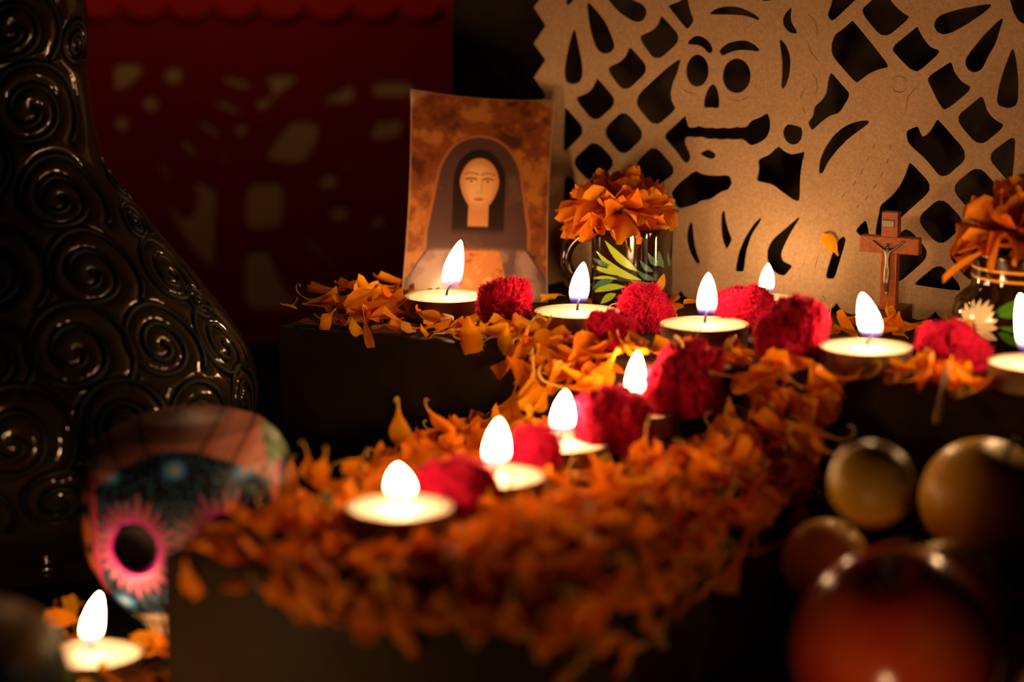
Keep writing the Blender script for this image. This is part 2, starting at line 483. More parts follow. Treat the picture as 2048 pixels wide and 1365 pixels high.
while True:
    sp_ = s_pk + k * per
    if sp_ > -0.115: break
    bot.append((sp_, zb + 0.0048))
    for t in (0.12, 0.3, 0.5, 0.7, 0.88):
        bot.append((sp_ + per * t, zb + 0.0048 - 0.0048 * math.sin(math.pi * t) ** 0.7))
    k += 1
s_right = bot[-1][0] + per * 0.2
oloop = [q for q in outer if q[1] > zb + 0.006] + [(s_left, zb + 0.002)] + bot + [(s_right, zb + 0.003), (s_right, top[0][1]), ]
oloop = top + oloop
loops.append(oloop)
for f, pts in HOLES:
    ox, oy = FR[f]
    px_ = chaikin(pts, 2)
    loops.append([plane_st(ox + x * KS, oy + y * KS) for x, y in px_])
for f, pts in SLITS:
    ox, oy = FR[f]
    loops.append([plane_st(ox + x * KS, oy + y * KS) for x, y in lens(pts, 6.0)])
kraft_me = flat_sheet('kraft_panel', [[(a - s_c, b - zb) for a, b in lp] for lp in loops], 0.00045, 0.00012, M['kraft'])
kp = obj('cut_paper_panel', kraft_me, None, None, False)
kp.matrix_world = Matrix(((U.x, 0, V.x, 0), (U.y, 0, V.y, 0), (0, 1, 0, 0), (0, 0, 0, 1)))
kp.location = uv(s_c, PV, zb)
tag(kp, 'tan cut paper panel with a pierced skull, lattice and leaf fans behind the top step', 'cut paper')

# ------------------------------------------------------------------ red cut paper far behind
RD = 1.42
RY = at(500, 300, RD).y
def on_y(x, y, yy):
    r = ray(x, y)
    return ORG + r * (yy / r.y)
def r1(p): return (160 + p[0] * 800 / 2048, p[1] * 800 / 2048)
def r2(p): return (200 + p[0] * 660 / 2048, 280 + p[1] * 660 / 2048)
def ell(cx, cy, rx, ry): return [(cx + rx * math.cos(a * math.pi / 8), cy + ry * math.sin(a * math.pi / 8)) for a in range(16)]
RH = [[r1(p) for p in h] for h in [
    [(180,325),(320,325),(310,390),(215,455),(180,455)], ell(480,385,45,45), ell(362,530,38,40), ell(217,630,35,38),
    [(715,390),(770,392),(850,415),(885,440),(840,450),(770,430)],
    [(940,385),(1130,385),(1040,460),(1000,490),(930,575),(890,520),(975,495),(990,450)],
    [(680,505),(740,520),(820,560),(835,580),(770,570),(710,540)], [(595,605),(650,625),(720,680),(740,700),(680,685),(620,640)],
    [(785,635),(860,635),(825,710)], [(1220,520),(1400,420),(1400,530)], [(1500,415),(1700,415),(1700,495),(1490,495)],
    [(1500,620),(1650,600),(1640,700),(1480,720)]]]
RH += [[r2(p) for p in h] for h in [
    [(490,-30),(540,0),(620,90),(590,100),(530,50)], [(370,110),(400,150),(450,250),(420,240),(380,170)], [(740,80),(800,90),(780,130)],
    [(580,240),(720,290),(710,520),(700,800),(560,650),(430,420),(440,380),(520,480),(590,440),(610,330)],
    [(940,255),(1140,255),(1130,540),(900,550),(900,340)], [(900,680),(1040,670),(1100,840),(1200,980),(1190,1050),(900,1060)],
    ell(1415,250,58,50), [(1490,130),(1520,130),(1575,180),(1540,175)], [(1240,570),(1290,600),(1490,790),(1450,780),(1300,650)],
    [(1190,-130),(1350,-110),(1350,0),(1250,150),(1015,110),(1090,0)], ell(1480,450,60,50), ell(1720,500,40,45)]]
rl = [[(60,-120),(1010,-120),(1010,690),(60,690)]] + [chaikin(h, 1) for h in RH]
rc = on_y(500, 600, RY)
rloops = [[((P := on_y(x, y, RY)).x - rc.x, P.z - rc.z) for x, y in lp] for lp in rl]
rp = obj('red_cut_paper', flat_sheet('red_cut_paper', rloops, 0.00012, 0.0, M['red_paper']), None, None, False)
rp.location = rc
rp.rotation_euler = (math.pi / 2, 0, 0)
tag(rp, 'dark red cut paper sheet hanging behind the vase and the picture card', 'cut paper')
tl = [on_y(x, y, RY + 0.0015) for x, y in ((80, -100), (990, -100), (990, 670), (80, 670))]
tn = obj('backing_card', mesh('backing_card', tl + [p + Vector((0, 0.002, 0)) for p in tl], [(0, 1, 2, 3), (7, 6, 5, 4), (0, 4, 5, 1), (1, 5, 6, 2), (2, 6, 7, 3), (3, 7, 4, 0)]), None, M['tan_card'], False)
tag(tn, 'dim tan backing sheet seen through the holes of the red paper', 'paper')
# scalloped trim at the top of the red sheet
sc = []
for i in range(9):
    cx = 150 + i * 92
    for k in range(7):
        a = math.pi * k / 6
        sc.append((cx + 46 - 46 * math.cos(a), 4 + 34 * math.sin(a)))
tlp = [(150, -70)] + sc + [(150 + 9 * 92, -70)]
tp = on_y(500, -40, RY - 0.005)
trl = [[((P := on_y(x, y, RY - 0.005)).x - tp.x, P.z - tp.z) for x, y in tlp]]
tr_ = obj('paper_trim', flat_sheet('paper_trim', trl, 0.0001, 0.0, M['trim_paper']), None, None, False)
tr_.location = tp
tr_.rotation_euler = (math.pi / 2, 0, 0)
tag(tr_, 'scalloped orange red paper trim along the top of the red sheet', 'paper trim')

# ------------------------------------------------------------------ tealights
TR, THT = 0.019, 0.0105
def cup_mesh():
    p = [(0.0001, 0.0), (0.0176, 0.0), (0.0182, 0.0004), (0.0185, 0.0012), (TR - 0.0003, THT - 0.0006), (TR, THT - 0.0003), (TR, THT), (TR - 0.0004, THT), (TR - 0.0006, THT - 0.0008), (0.0182, 0.0015), (0.0001, 0.0010)]
    return lathe('cup', p, 56, cap=False)
def wax_mesh():
    p = [(0.0180, 0.0016), (TR - 0.0008, THT - 0.0007), (TR - 0.0012, THT - 0.0004), (0.0165, THT - 0.0006), (0.012, THT - 0.0009), (0.006, THT - 0.0009), (0.0022, THT - 0.0007), (0.0008, THT + 0.0001), (0.0001, THT + 0.0002)]
    return lathe('wax', p, 48, cap=False)
CUP, WAX = cup_mesh(), wax_mesh()
CUP.materials.append(M['tin']); WAX.materials.append(M['wax'])
def flame_mesh(h, w, leanx, leanz_pow=1.6):
    prof = [(0.02, 0.0), (0.55, 0.03), (0.80, 0.10), (0.93, 0.20), (1.0, 0.32), (0.97, 0.45), (0.86, 0.60), (0.68, 0.74), (0.46, 0.86), (0.24, 0.95), (0.03, 1.0)]
    vs_ = []
    sg = 14
    for r, z in prof:
        for j in range(sg):
            a = 2 * math.pi * j / sg
            vs_.append((r * w / 2 * math.cos(a) + leanx * z ** leanz_pow, r * w / 2 * math.sin(a), z * h))
    f = grid_faces(len(prof), sg, True)
    return mesh('flame', vs_, f)
CANDLES = []
def tealight(P, fh, fw, lean, label, wick=(0.0012, 0.0, 0.0055), tilt=(0, 0), flame_off=(0.0, 0.0), fz=0.0022, group='lit tealights on the altar'):
    e = empty('tealight', P, (tilt[0], tilt[1], rng.uniform(0, 0.3)))
    tag(e, label, 'candle', group)
    obj('cup', CUP, e)
    obj('wax', WAX, e)
    wx, wy, wz = wick
    pts = [(0, 0, THT - 0.001), (wx * 0.15, wy * 0.2, THT + wz * 0.35), (wx * 0.5, wy * 0.5, THT + wz * 0.7), (wx, wy, THT + wz)]
    obj('wick', tube('wick', pts, [0.00065, 0.0006, 0.0005, 0.00035], 6), e, M['wick'])
    f = obj('flame', flame_mesh(fh, fw, lean), e, M['flame'])
    f.location = (wx * 0.45 + flame_off[0], wy * 0.4 + flame_off[1], THT + fz)
    CANDLES.append(Vector(P))
    return e
def tea(px, py, zt, *a, **k):
    P = on_z(px, py, zt + THT)
    return tealight((P.x, P.y, zt), *a, **k)
tea(892, 592, T1, 0.0235, 0.0095, 0.0048, 'lit tealight in front of the picture card, at the left end of the top step', wick=(0.0035, 0, 0.0065), flame_off=(0.0005, 0))
tea(1154, 622, T1, 0.0195, 0.0088, 0.0022, 'lit tealight on the top step in front of the small painted mug')
tea(1409, 647, T1, 0.0195, 0.0085, 0.0006, 'lit tealight on the top step beside two red cockscombs, right of the mug', wick=(0.0018, 0, 0.0065))
tea(1530, 599, T1, 0.0145, 0.0072, 0.0006, 'lit tealight hidden behind a red cockscomb, only its flame showing')
tea(1732, 693, T1, 0.0195, 0.0095, -0.0045, 'lit tealight with leaning flame in front of the wooden crucifix', wick=(0.0028, 0, 0.0040), flame_off=(0.001, 0))
P5 = uv(-0.2130, 0.8700)
tealight((P5.x, P5.y, T1), 0.0245, 0.0085, -0.0045, 'lit tealight cut by the right edge of the picture, before the jar', flame_off=(-0.004, 0))
tea(800, 1013, T2 + 0.0015, 0.0125, 0.0100, -0.0012, 'nearest blurred tealight with a short flame on the lower step')
tea(990, 951, T2 + 0.001, 0.0190, 0.0098, 0.0012, 'second tealight from the front on the lower step', wick=(0.0008, 0, 0.005))
tea(1122, 884, T2 + 0.001, 0.0185, 0.0096, 0.0013, 'third tealight from the front on the lower step', wick=(0.0008, 0, 0.005))
tea(1266, 818, T2 + 0.0085, 0.0215, 0.0086, 0.0012, 'farthest tealight on the lower step, half hidden by a cockscomb')
tea(184, 1308, 0.0015, 0.0205, 0.0080, 0.0040, 'lit tealight low at left between the two painted skulls', wick=(-0.0014, 0, 0.0045), tilt=(-0.03, 0))
# candles standing before the altar, below the picture's lower edge
tealight(uv(-0.432, 0.556), 0.019, 0.0085, 0.001, 'lit tealight on the table before the front of the lower step', group='tealights before the altar')

tealight(uv(-0.205, 0.590), 0.019, 0.0085, 0.0, 'lit tealight on the table before the pile of fruit', group='tealights before the altar')
# a small warm bulb hanging above the red paper, over the picture's upper edge
BL = at(400, -420, 1.20)
hb = empty('hanging_bulb', BL)
tag(hb, 'small warm bulb hanging above the red cut paper, over the upper edge', 'bulb')
bmat = bpy.data.materials.new('bulb_glow')
bmat.use_nodes = True
bnt = bmat.node_tree
bnt.nodes['Principled BSDF'].inputs['Emission Color'].default_value = (1.0, 0.50, 0.22, 1)
bnt.nodes['Principled BSDF'].inputs['Emission Strength'].default_value = 105.0
obj('bulb_glass', lathe('bulb_glass', [(0.0005, -0.009), (0.005, -0.0075), (0.0078, -0.003), (0.0075, 0.002), (0.005, 0.007), (0.003, 0.010), (0.0005, 0.011)], 20, cap=False), hb, bmat)
obj('socket_cap', lathe('socket_cap', [(0.0005, 0.0100), (0.0042, 0.0100), (0.0045, 0.018), (0.002, 0.020), (0.0005, 0.020)], 16, cap=False), hb, M['iron'])
obj('cord', tube('cord', [(0, 0, 0.019), (0.001, 0, 0.10), (0, 0, 0.30)], 0.0012, 6), hb, M['iron'])

# ------------------------------------------------------------------ cockscomb flowers
def cockscomb(px, py, wpx, hpx, zb_, label, seed, vpos=None, lobes=5, deep=0.42):
    r = random.Random(seed)
    P = on_z(px, py + hpx * 0.5, zb_) if vpos is None else on_v(px, py + hpx * 0.5, vpos)
    if vpos is not None: zb_ = P.z
    dist = (P - ORG).length
    W = wpx * dist / FPX
    H = hpx * dist / FPX * 0.98
    e = empty('cockscomb_flower', (P.x, P.y, zb_), (0, 0, r.uniform(-0.3, 0.3)))
    tag(e, label, 'flower', 'red cockscomb flower heads')
    bm = bmesh.new()
    bmesh.ops.create_icosphere(bm, subdivisions=6, radius=1.0)
    lb = []
    for k in range(lobes):
        a = 2 * math.pi * k / lobes + r.uniform(-0.4, 0.4)
        el = r.uniform(0.05, 0.9)
        lb.append((Vector((math.cos(a) * math.cos(el), math.sin(a) * math.cos(el), math.sin(el))), r.uniform(0.16, 0.38)))
    off = Vector((r.uniform(0, 50), r.uniform(0, 50), r.uniform(0, 50)))
    nrm = {}
    for v in bm.verts:
        p = v.co.copy()
        rad = 0.74
        for c, a in lb:
            rad += a * math.exp(-((p - c).length_squared) / 0.22)
        n1 = abs(noise.noise(p * 2.6 + off))
        n2 = abs(noise.noise(p * 5.5 + off * 1.7))
        rad += -0.30 * max(0, 0.17 - n1) / 0.17 * 0.85 - 0.13 * max(0, 0.14 - n2) / 0.14 + 0.26 * noise.noise(p * 1.7 + off * 0.6) + 0.06
        rad += 0.035 * noise.noise(p * 15 + off)
        q = p * rad
        v.co = Vector((q.x * W * 0.5, q.y * W * deep, max(-0.3, q.z) * H * 0.62 + H * 0.3))
    zmin = min(v.co.z for v in bm.verts)
    xs = [v.co.x for v in bm.verts]; zs = [v.co.z for v in bm.verts]
    kx = W / (max(xs) - min(xs)); kz = H / (max(zs) - min(zs)); cx = (max(xs) + min(xs)) / 2
    for v in bm.verts:
        v.co.x = (v.co.x - cx) * kx
        v.co.y *= kx
        v.co.z = (v.co.z - zmin) * kz
    bm.normal_update()
    vs_, fs_ = [], []
    verts = list(bm.verts)
    for _ in range(10000):
        v = verts[r.randrange(len(verts))]
        if v.co.z < 0.001: continue
        n = v.normal
        dirn = (n + Vector((r.gauss(0, .35), r.gauss(0, .35), r.gauss(0, .35)))).normalized()
        L_ = r.uniform(0.0006, 0.0026)
        sd = dirn.orthogonal().normalized()
        sd.rotate(Matrix.Rotation(r.uniform(0, 6.28), 3, dirn))
        b = v.co - n * 0.0002 + Vector((r.gauss(0, 1), r.gauss(0, 1), r.gauss(0, 1))) * 0.0002
        i = len(vs_)
        vs_ += [b + sd * 0.00019, b - sd * 0.00019, b + dirn * L_]
        fs_.append((i, i + 1, i + 2))
    obj('flower_head', bm_mesh('flower_head', bm), e, M['comb'])
    fz = obj('fuzz', mesh('fuzz', vs_, fs_), e, M['fuzz'], False)
    fz['kind'] = 'stuff'
    BLOCK.append((Vector((P.x, P.y, zb_)), W * 0.40))
    return e
BLOCK = []
cockscomb(1006, 603, 118, 112, T1, 'red cockscomb flower touching the leftmost tealight of the top step', 1)
cockscomb(1292, 612, 118, 100, T1, 'round red cockscomb flower in front of the painted mug', 2, lobes=4)
cockscomb(1222, 657, 96, 78, T1 + 0.0005, 'small red cockscomb flower at the foot of the mug, nearest the step edge', 12, lobes=4)
cockscomb(1490, 608, 138, 90, 0, 'wide red cockscomb flower hiding a candle before the cut paper skull', 3, vpos=0.917, lobes=6, deep=0.32)
cockscomb(1580, 660, 146, 152, T1 - 0.001, 'tall red cockscomb flower at the step edge, left of the crucifix candle', 4, lobes=6)
cockscomb(1368, 750, 174, 150, 0, 'large crimson cockscomb flower at the back of the lower step', 5, vpos=0.8375, lobes=6)
cockscomb(1226, 832, 166, 134, 0, 'crimson cockscomb flower between the two farthest candles of the lower step', 6, vpos=0.803, lobes=5, deep=0.33)
cockscomb(1060, 893, 124, 90, 0, 'small crimson cockscomb flower between the middle candles of the lower step', 7, vpos=0.757, lobes=4, deep=0.30)
cockscomb(908, 972, 184, 124, 0, 'dark blurred cockscomb flower beside the nearest candle of the lower step', 8, vpos=0.704, lobes=5, deep=0.30)
cockscomb(1903, 692, 158, 100, T1, 'red cockscomb flower below the white painted daisy of the jar', 9, lobes=5)

# ------------------------------------------------------------------ picture card
def vcolor(me, cols):
    a = me.color_attributes.new('Col', 'FLOAT_COLOR', 'POINT')
    c = np.ones((len(cols), 4), dtype=np.float32)
    c[:, :3] = cols
    a.data.foreach_set('color', c.ravel())
def smooth01(a, b, x):
    t = np.clip((x - a) / (b - a), 0, 1)
    return t * t * (3 - 2 * t)
def blend(C, mask, c):
    m = np.clip(mask, 0, 1)[:, None]
    return C * (1 - m) + np.array(c)[None, :] * m
def fbm(X, Y, seed, octs=4, base=4.0):
    r = np.random.default_rng(seed)
    out = np.zeros_like(X)
    amp = 1.0
    for o in range(octs):
        n = 64
        g = r.random((n, n))
        x = (X * base) % n; y = (Y * base) % n
        i, j = np.floor(x).astype(int), np.floor(y).astype(int)
        fx, fy = x - i, y - j
        fx = fx * fx * (3 - 2 * fx); fy = fy * fy * (3 - 2 * fy)
        i1, j1 = (i + 1) % n, (j + 1) % n
        i, j = i % n, j % n
        out += amp * (g[i, j] * (1 - fx) * (1 - fy) + g[i1, j] * fx * (1 - fy) + g[i, j1] * (1 - fx) * fy + g[i1, j1] * fx * fy - 0.5)
        base *= 2.03; amp *= 0.55
    return out
def make_card():
    n, m = 330, 230
    tl_, tr2, bl_, br_ = at(822, 178, 1.092), at(1110, 200, 1.098), on_z(801, 612, T1), on_z(1096, 606, T1 + 0.0004)
    bl_.z = T1 + 0.0006; br_.z = T1 + 0.0006
    t = np.repeat(np.linspace(0, 1, n), m); s = np.tile(np.linspace(0, 1, m), n)
    A = lambda v: np.array(v)[None, :]
    P = (A(tl_) * (1 - s)[:, None] + A(tr2) * s[:, None]) * (1 - t)[:, None] + (A(bl_) * (1 - s)[:, None] + A(br_) * s[:, None]) * t[:, None]
    X = 2 * s - 1
    bow = -0.0035 * X ** 2 * (1 - t) ** 0.5 - 0.004 * np.exp(-((s) ** 2 + t ** 2) / 0.006) - 0.0015 * np.exp(-((1 - s) ** 2 + t ** 2) / 0.01)
    P[:, 1] += bow
    P[:, 2] += (0.0026 * (np.abs(X) ** 2.2) - 0.0018) * (1 - t) ** 3
    P[:, 0] -= 0.0016 * X * np.sin(np.pi * t) * 0.9
    # the print: a plain hooded figure on a rust ground
    ax = 0.66
    x, y = (s - 0.5) * ax * 0.80 + 0.5 * ax, 0.40 + (t - 0.42) * 0.84
    xe, ye = s * ax, t
    C = np.tile(np.array([[0.20, 0.050, 0.012]]), (len(s), 1))
    nz = fbm(x, y, 3, 4, 9.0)
    nz2 = fbm(x, y, 5, 4, 30.0)
    C = blend(C, smooth01(0.0, 0.5, nz + nz2 * 0.7), (0.38, 0.135, 0.028))
    C = blend(C, smooth01(0.1, 0.5, -nz - nz2 * 0.5), (0.08, 0.016, 0.006))
    # faded paper-coloured upper corners
    cd = np.sqrt(((x - 0.33) / 0.36) ** 2 + ((y - 0.36) / 0.37) ** 2)
    C = blend(C, smooth01(0.98, 1.03, cd + 0.03 * nz) * (ye < 0.34), (0.26, 0.135, 0.085))
    # shoulders and cloak
    cx = 0.33
    sh = 0.60 + 0.40 * np.clip((np.abs(x - cx) - 0.10) / 0.24, 0, 1) ** 1.6
    fold = np.sin((x - cx) * 38 + 7 * (y - 0.6) + 3 * nz)
    cloak = smooth01(-0.008, 0.008, y - sh)
    C = blend(C, cloak, (0.235, 0.125, 0.105))
    C = blend(C, cloak * smooth01(0.2, 0.9, fold), (0.33, 0.185, 0.15))
    C = blend(C, cloak * smooth01(0.2, 0.95, -fold), (0.11, 0.055, 0.05))
    C = blend(C, smooth01(0.010, 0.003, np.abs(y - sh)) * (np.abs(x - cx) < 0.33), (0.05, 0.02, 0.015))
    # gown
    gw = 0.055 + 0.10 * np.clip((y - 0.55) / 0.45, 0, 1)
    gown = smooth01(0.006, -0.006, np.abs(x - cx) - gw) * smooth01(0.53, 0.55, y)
    C = blend(C, gown, (0.50, 0.17, 0.04))
    C = blend(C, gown * smooth01(0.1, 0.5, nz2), (0.66, 0.30, 0.09))
    C = blend(C, gown * smooth01(0.15, 0.5, -nz2), (0.28, 0.06, 0.015))
    # hood
    hd = np.sqrt(((x - cx) / (0.150 + 0.05 * np.clip((y - 0.3) / 0.3, 0, 1))) ** 2 + ((np.minimum(y, 0.37) - 0.37) / 0.165) ** 2)
    hood = smooth01(1.02, 0.98, hd) * (y < 0.68)
    hood = hood * smooth01(0.69, 0.66, y)
    C = blend(C, hood, (0.075, 0.032, 0.028))
    C = blend(C, hood * smooth01(0.92, 0.95, hd) * smooth01(0.1, 0.3, np.ones_like(x)), (0.33, 0.11, 0.03))
    C = blend(C, hood * smooth01(0.2, 0.6, nz) * (hd < 0.9), (0.12, 0.055, 0.045))
    inn = np.sqrt(((x - cx) / 0.098) ** 2 + ((np.minimum(y, 0.40) - 0.40) / 0.135) ** 2)
    C = blend(C, smooth01(1.03, 0.98, inn) * (y < 0.62) * smooth01(0.62, 0.58, y), (0.018, 0.008, 0.006))
    # neck and face, looking straight out
    C = blend(C, smooth01(0.040, 0.036, np.abs(x - cx)) * smooth01(0.45, 0.47, y) * smooth01(0.585, 0.575, y), (0.50, 0.21, 0.08))
    fc = np.sqrt(((x - cx) / (0.074 - 0.018 * np.clip((y - 0.40) / 0.12, 0, 1))) ** 2 + ((y - 0.41) / 0.108) ** 2)
    face = smooth01(1.03, 0.97, fc)
    C = blend(C, face, (0.68, 0.34, 0.14))
    C = blend(C, face * smooth01(0.6, 1.0, fc), (0.52, 0.22, 0.08))
    C = blend(C, face * smooth01(0.03, 0.0, np.abs(x - cx + 0.012) - 0.012) * smooth01(0.32, 0.36, y) * smooth01(0.5, 0.44, y) * 0.5, (0.80, 0.45, 0.20))
    for sx in (-1, 1):
        ex = cx + sx * 0.031
        C = blend(C, smooth01(0.0045, 0.0025, np.abs(y - (0.385 + 2.6 * (x - ex) ** 2 * 4))) * (np.abs(x - ex) < 0.022), (0.16, 0.05, 0.02))
        C = blend(C, smooth01(0.006, 0.003, np.sqrt((x - ex) ** 2 + (y - 0.397) ** 2)), (0.06, 0.02, 0.01))
        C = blend(C, smooth01(0.0035, 0.0015, np.abs(y - (0.362 + 3.0 * (x - ex) ** 2 * 4))) * (np.abs(x - ex) < 0.026), (0.22, 0.08, 0.03))
    C = blend(C, smooth01(0.003, 0.0015, np.abs(x - cx - 0.010)) * (y > 0.39) * (y < 0.44) * 0.6, (0.36, 0.14, 0.05))
    C = blend(C, smooth01(0.014, 0.011, np.abs(x - cx)) * smooth01(0.003, 0.0015, np.abs(y - 0.443)) * 0.7, (0.36, 0.14, 0.05))
    C = blend(C, smooth01(1.0, 0.8, np.sqrt(((x - cx) / 0.022) ** 2 + ((y - 0.470) / 0.008) ** 2)), (0.48, 0.12, 0.05))
    C = blend(C, (np.minimum(np.minimum(xe, ax - xe), np.minimum(ye, 1 - ye)) < 0.006) * 0.7, (0.42, 0.24, 0.12))
    me = bpy.data.meshes.new('print')
    c0 = Vector((float(P[:, 0].mean()), float(P[:, 1].max()), T1))
    P = P - np.array(c0)
    me.from_pydata(P.tolist(), [], grid_faces(n, m))
    vcolor(me, C)
    e = empty('picture_card', c0)
    tag(e, 'curled printed card of a hooded woman in rust and mauve, behind the leftmost tealight', 'picture card')
    o = obj('print', me, e, M['print'])
    sd = o.modifiers.new('thick', 'SOLIDIFY'); sd.thickness = 0.0004; sd.offset = 1.0 if True else -1
    q = at(962, 188, 1.105) - c0
    pts = []
    for k in range(13):
        a = math.pi * k / 12
        pts.append((q.x - 0.002 * math.cos(a), q.y, q.z + 0.0022 * math.sin(a)))
    pts = [(q.x - 0.006, q.y + 0.003, 0.001)] + pts + [(q.x + 0.006, q.y + 0.003, 0.001)]
    obj('wire_stand', tube('wire_stand', pts, 0.0005, 6), e, M['iron'])
make_card()

# ------------------------------------------------------------------ decals painted on glazed pottery
def ray_hit(bvh, x, y, off):
    r = ray(x, y).normalized()
    h = bvh.ray_cast(ORG, r)
    if h[0] is None: return None
    n = h[1]
    if n.dot(r) > 0: n = -n
    return h[0] + n * off
def painted_leaf(name, base, tip, w, bvh, material, parent, bend=0.0, n=9, m=4, power=0.75, off=0.00012):
    bx, by = base; tx, ty = tip
    dx, dy = tx - bx, ty - by
    l = math.hypot(dx, dy)
    nx_, ny_ = -dy / l, dx / l
    pts, ok = [], {}
    for i in range(n):
        t = i / (n - 1)
        ww = w * 0.5 * (math.sin(math.pi * min(1, t ** power)) * 0.94 + 0.05)
        if t > 0.97: ww = w * 0.02
        bb = bend * math.sin(math.pi * t) * l
        for j in range(m):
            s = 2 * j / (m - 1) - 1
            x = bx + dx * t + nx_ * (bb + s * ww); y = by + dy * t + ny_ * (bb + s * ww)
            pts.append(ray_hit(bvh, x, y, off))
    f = [q for q in grid_faces(n, m) if all(pts[k] is not None for k in q)]
    if not f: return None
    inv = parent.matrix_world.inverted()
    pts = [inv @ p if p is not None else Vector((0, 0, 0)) for p in pts]
    used = sorted({k for q in f for k in q}); mp = {k: i for i, k in enumerate(used)}
    return obj(name, mesh(name, [pts[k] for k in used], [tuple(mp[k] for k in q) for q in f]), parent, material)
def world_bvh(o):
    bpy.context.view_layer.update()
    mw = o.matrix_world
    return BVHTree.FromPolygons([mw @ v.co for v in o.data.vertices], [tuple(p.vertices) for p in o.data.polygons])

# small mug
MP = on_z(1265, 617, T1)
mug = empty('painted_mug', (MP.x - 0.0006, MP.y - 0.004, T1 + 0.0003), (0, 0, math.radians(-20)))
tag(mug, 'small dark glazed mug with painted green leaves holding an orange marigold', 'mug')
R0, MH = 0.0178, 0.0395
prof = [(0.0001, 0.0), (R0 * 0.86, 0.0), (R0 * 0.94, 0.0012), (R0 * 0.98, 0.004), (R0, 0.012), (R0 * 0.99, 0.024), (R0, MH - 0.004), (R0 * 1.02, MH - 0.001), (R0 * 1.01, MH), (R0 * 0.93, MH + 0.0002), (R0 * 0.90, MH - 0.001), (R0 * 0.87, MH - 0.008), (R0 * 0.86, 0.004), (0.0001, 0.003)]
mb = obj('mug_body', lathe('mug_body', prof, 64, sup=3.2, cap=False), mug, M['glaze'])
mug_r = Matrix.Rotation(math.radians(20), 3, 'Z')
hp = []
for k in range(15):
    a = math.pi * (0.5 + k / 14)
    hp.append(mug_r @ Vector((-R0 * 0.97 + 0.0135 * math.cos(a) * (1.0 if k < 9 else 1.0), 0.001, MH * 0.60 + 0.0125 * math.sin(a))))
hp = [mug_r @ Vector((-R0 * 0.9, 0.001, MH * 0.60 + 0.0125))] + hp + [mug_r @ Vector((-R0 * 0.9, 0.001, MH * 0.60 - 0.0125))]
obj('handle', tube('handle', hp, 0.0027, 12), mug, M['glaze'])
mbv = world_bvh(mb)
Z5 = lambda p: (1100 + p[0] * 280 / 1820, 430 + p[1] * 280 / 1820)
for b, t, w, bd in [((1150,740),(715,335),110,-0.06), ((1190,850),(608,475),100,-0.10), ((1000,770),(495,640),70,-0.05), ((880,835),(525,830),45,0.05), ((980,935),(540,1010),90,0.06), ((860,1025),(660,1155),95,0.06)]:
    painted_leaf('painted_leaf', Z5(b), Z5(t), w * 280 / 1820, mbv, M['lime_paint'], mug, bd, power=0.9)
for b, t, w, bd in [((800,660),(548,550),64,-0.08), ((820,850),(550,965),90,0.08), ((1340,740),(1165,585),70,-0.1), ((1420,660),(1272,495),84,-0.1), ((1475,690),(1412,465),74,-0.08), ((1360,840),(1125,715),74,-0.1), ((1375,930),(1035,840),90,-0.08), ((1555,680),(1520,470),44,0)]:
    painted_leaf('painted_leaf', Z5(b), Z5(t), w * 280 / 1820, mbv, M['teal_paint'], mug, bd)
painted_leaf('painted_bud', Z5((1400, 1035)), Z5((1480, 765)), 110 * 280 / 1820, mbv, M['yellow_paint'], mug, 0.0, power=1.0)

# jar at the right edge
JP = on_z(2062, 716, T1)
jar = empty('painted_jar', (JP.x + 0.0005, JP.y + 0.014, T1 + 0.0003), (0, 0, 0))
tag(jar, 'dark glazed jar with yellow rings and a white painted daisy, at the right edge', 'jar')
JS = (JP.length) / FPX
jp = [(0.0001, 0.0), (0.020, 0.0), (0.0225, 0.001), (0.0270, 0.005), (0.0305, 0.011), (0.0312, 0.0165), (0.0300, 0.0215), (0.0265, 0.0255), (0.0238, 0.0278), (0.0232, 0.0305), (0.0234, 0.036), (0.0243, 0.0415), (0.0248, 0.0432), (0.0236, 0.0436), (0.0225, 0.042), (0.0215, 0.034), (0.0215, 0.029), (0.028, 0.018), (0.0001, 0.004)]
jb = obj('jar_body', lathe('jar_body', jp, 72, cap=False), jar, M['glaze'])
for zz, rr in ((0.0325, 0.02345), (0.0365, 0.02365)):
    obj('painted_ring', lathe('painted_ring', [(rr - 0.0003, zz - 0.0006), (rr + 0.00012, zz - 0.0005), (rr + 0.00015, zz + 0.0005), (rr - 0.0003, zz + 0.0006)], 72, cap=False), jar, M['yellow_paint'])
jbv = world_bvh(jb)
Z6 = lambda p: (1900 + p[0] * 148 / 594, 380 + p[1] * 148 / 594)
for t, w in [((62,1030),40), ((95,955),40), ((125,905),36), ((190,878),38), ((250,873),40), ((315,885),46), ((350,925),52), ((358,980),54), ((382,1045),56), ((386,1110),54), ((378,1205),60)]:
    b = (168 + (t[0] - 168) * 0.16, 1110 + (t[1] - 1110) * 0.16)
    painted_leaf('daisy_petal', Z6(b), Z6(t), w * 1.05 * 148 / 594, jbv, M['cream_paint'], jar, 0.0, power=1.25)
painted_leaf('daisy_center', Z6((160, 1190)), Z6((150, 1035)), 85 * 148 / 594, jbv, M['yellow_paint'], jar, 0.0, power=1.0, off=0.0003)
for b, t, w in [((365,985),(640,840),70), ((385,1010),(640,960),60), ((395,1105),(660,1120),40), ((390,1150),(660,1260),70)]:
    painted_leaf('painted_leaf', Z6(b), Z6(t), w * 148 / 594, jbv, M['green_paint'], jar, 0.05)

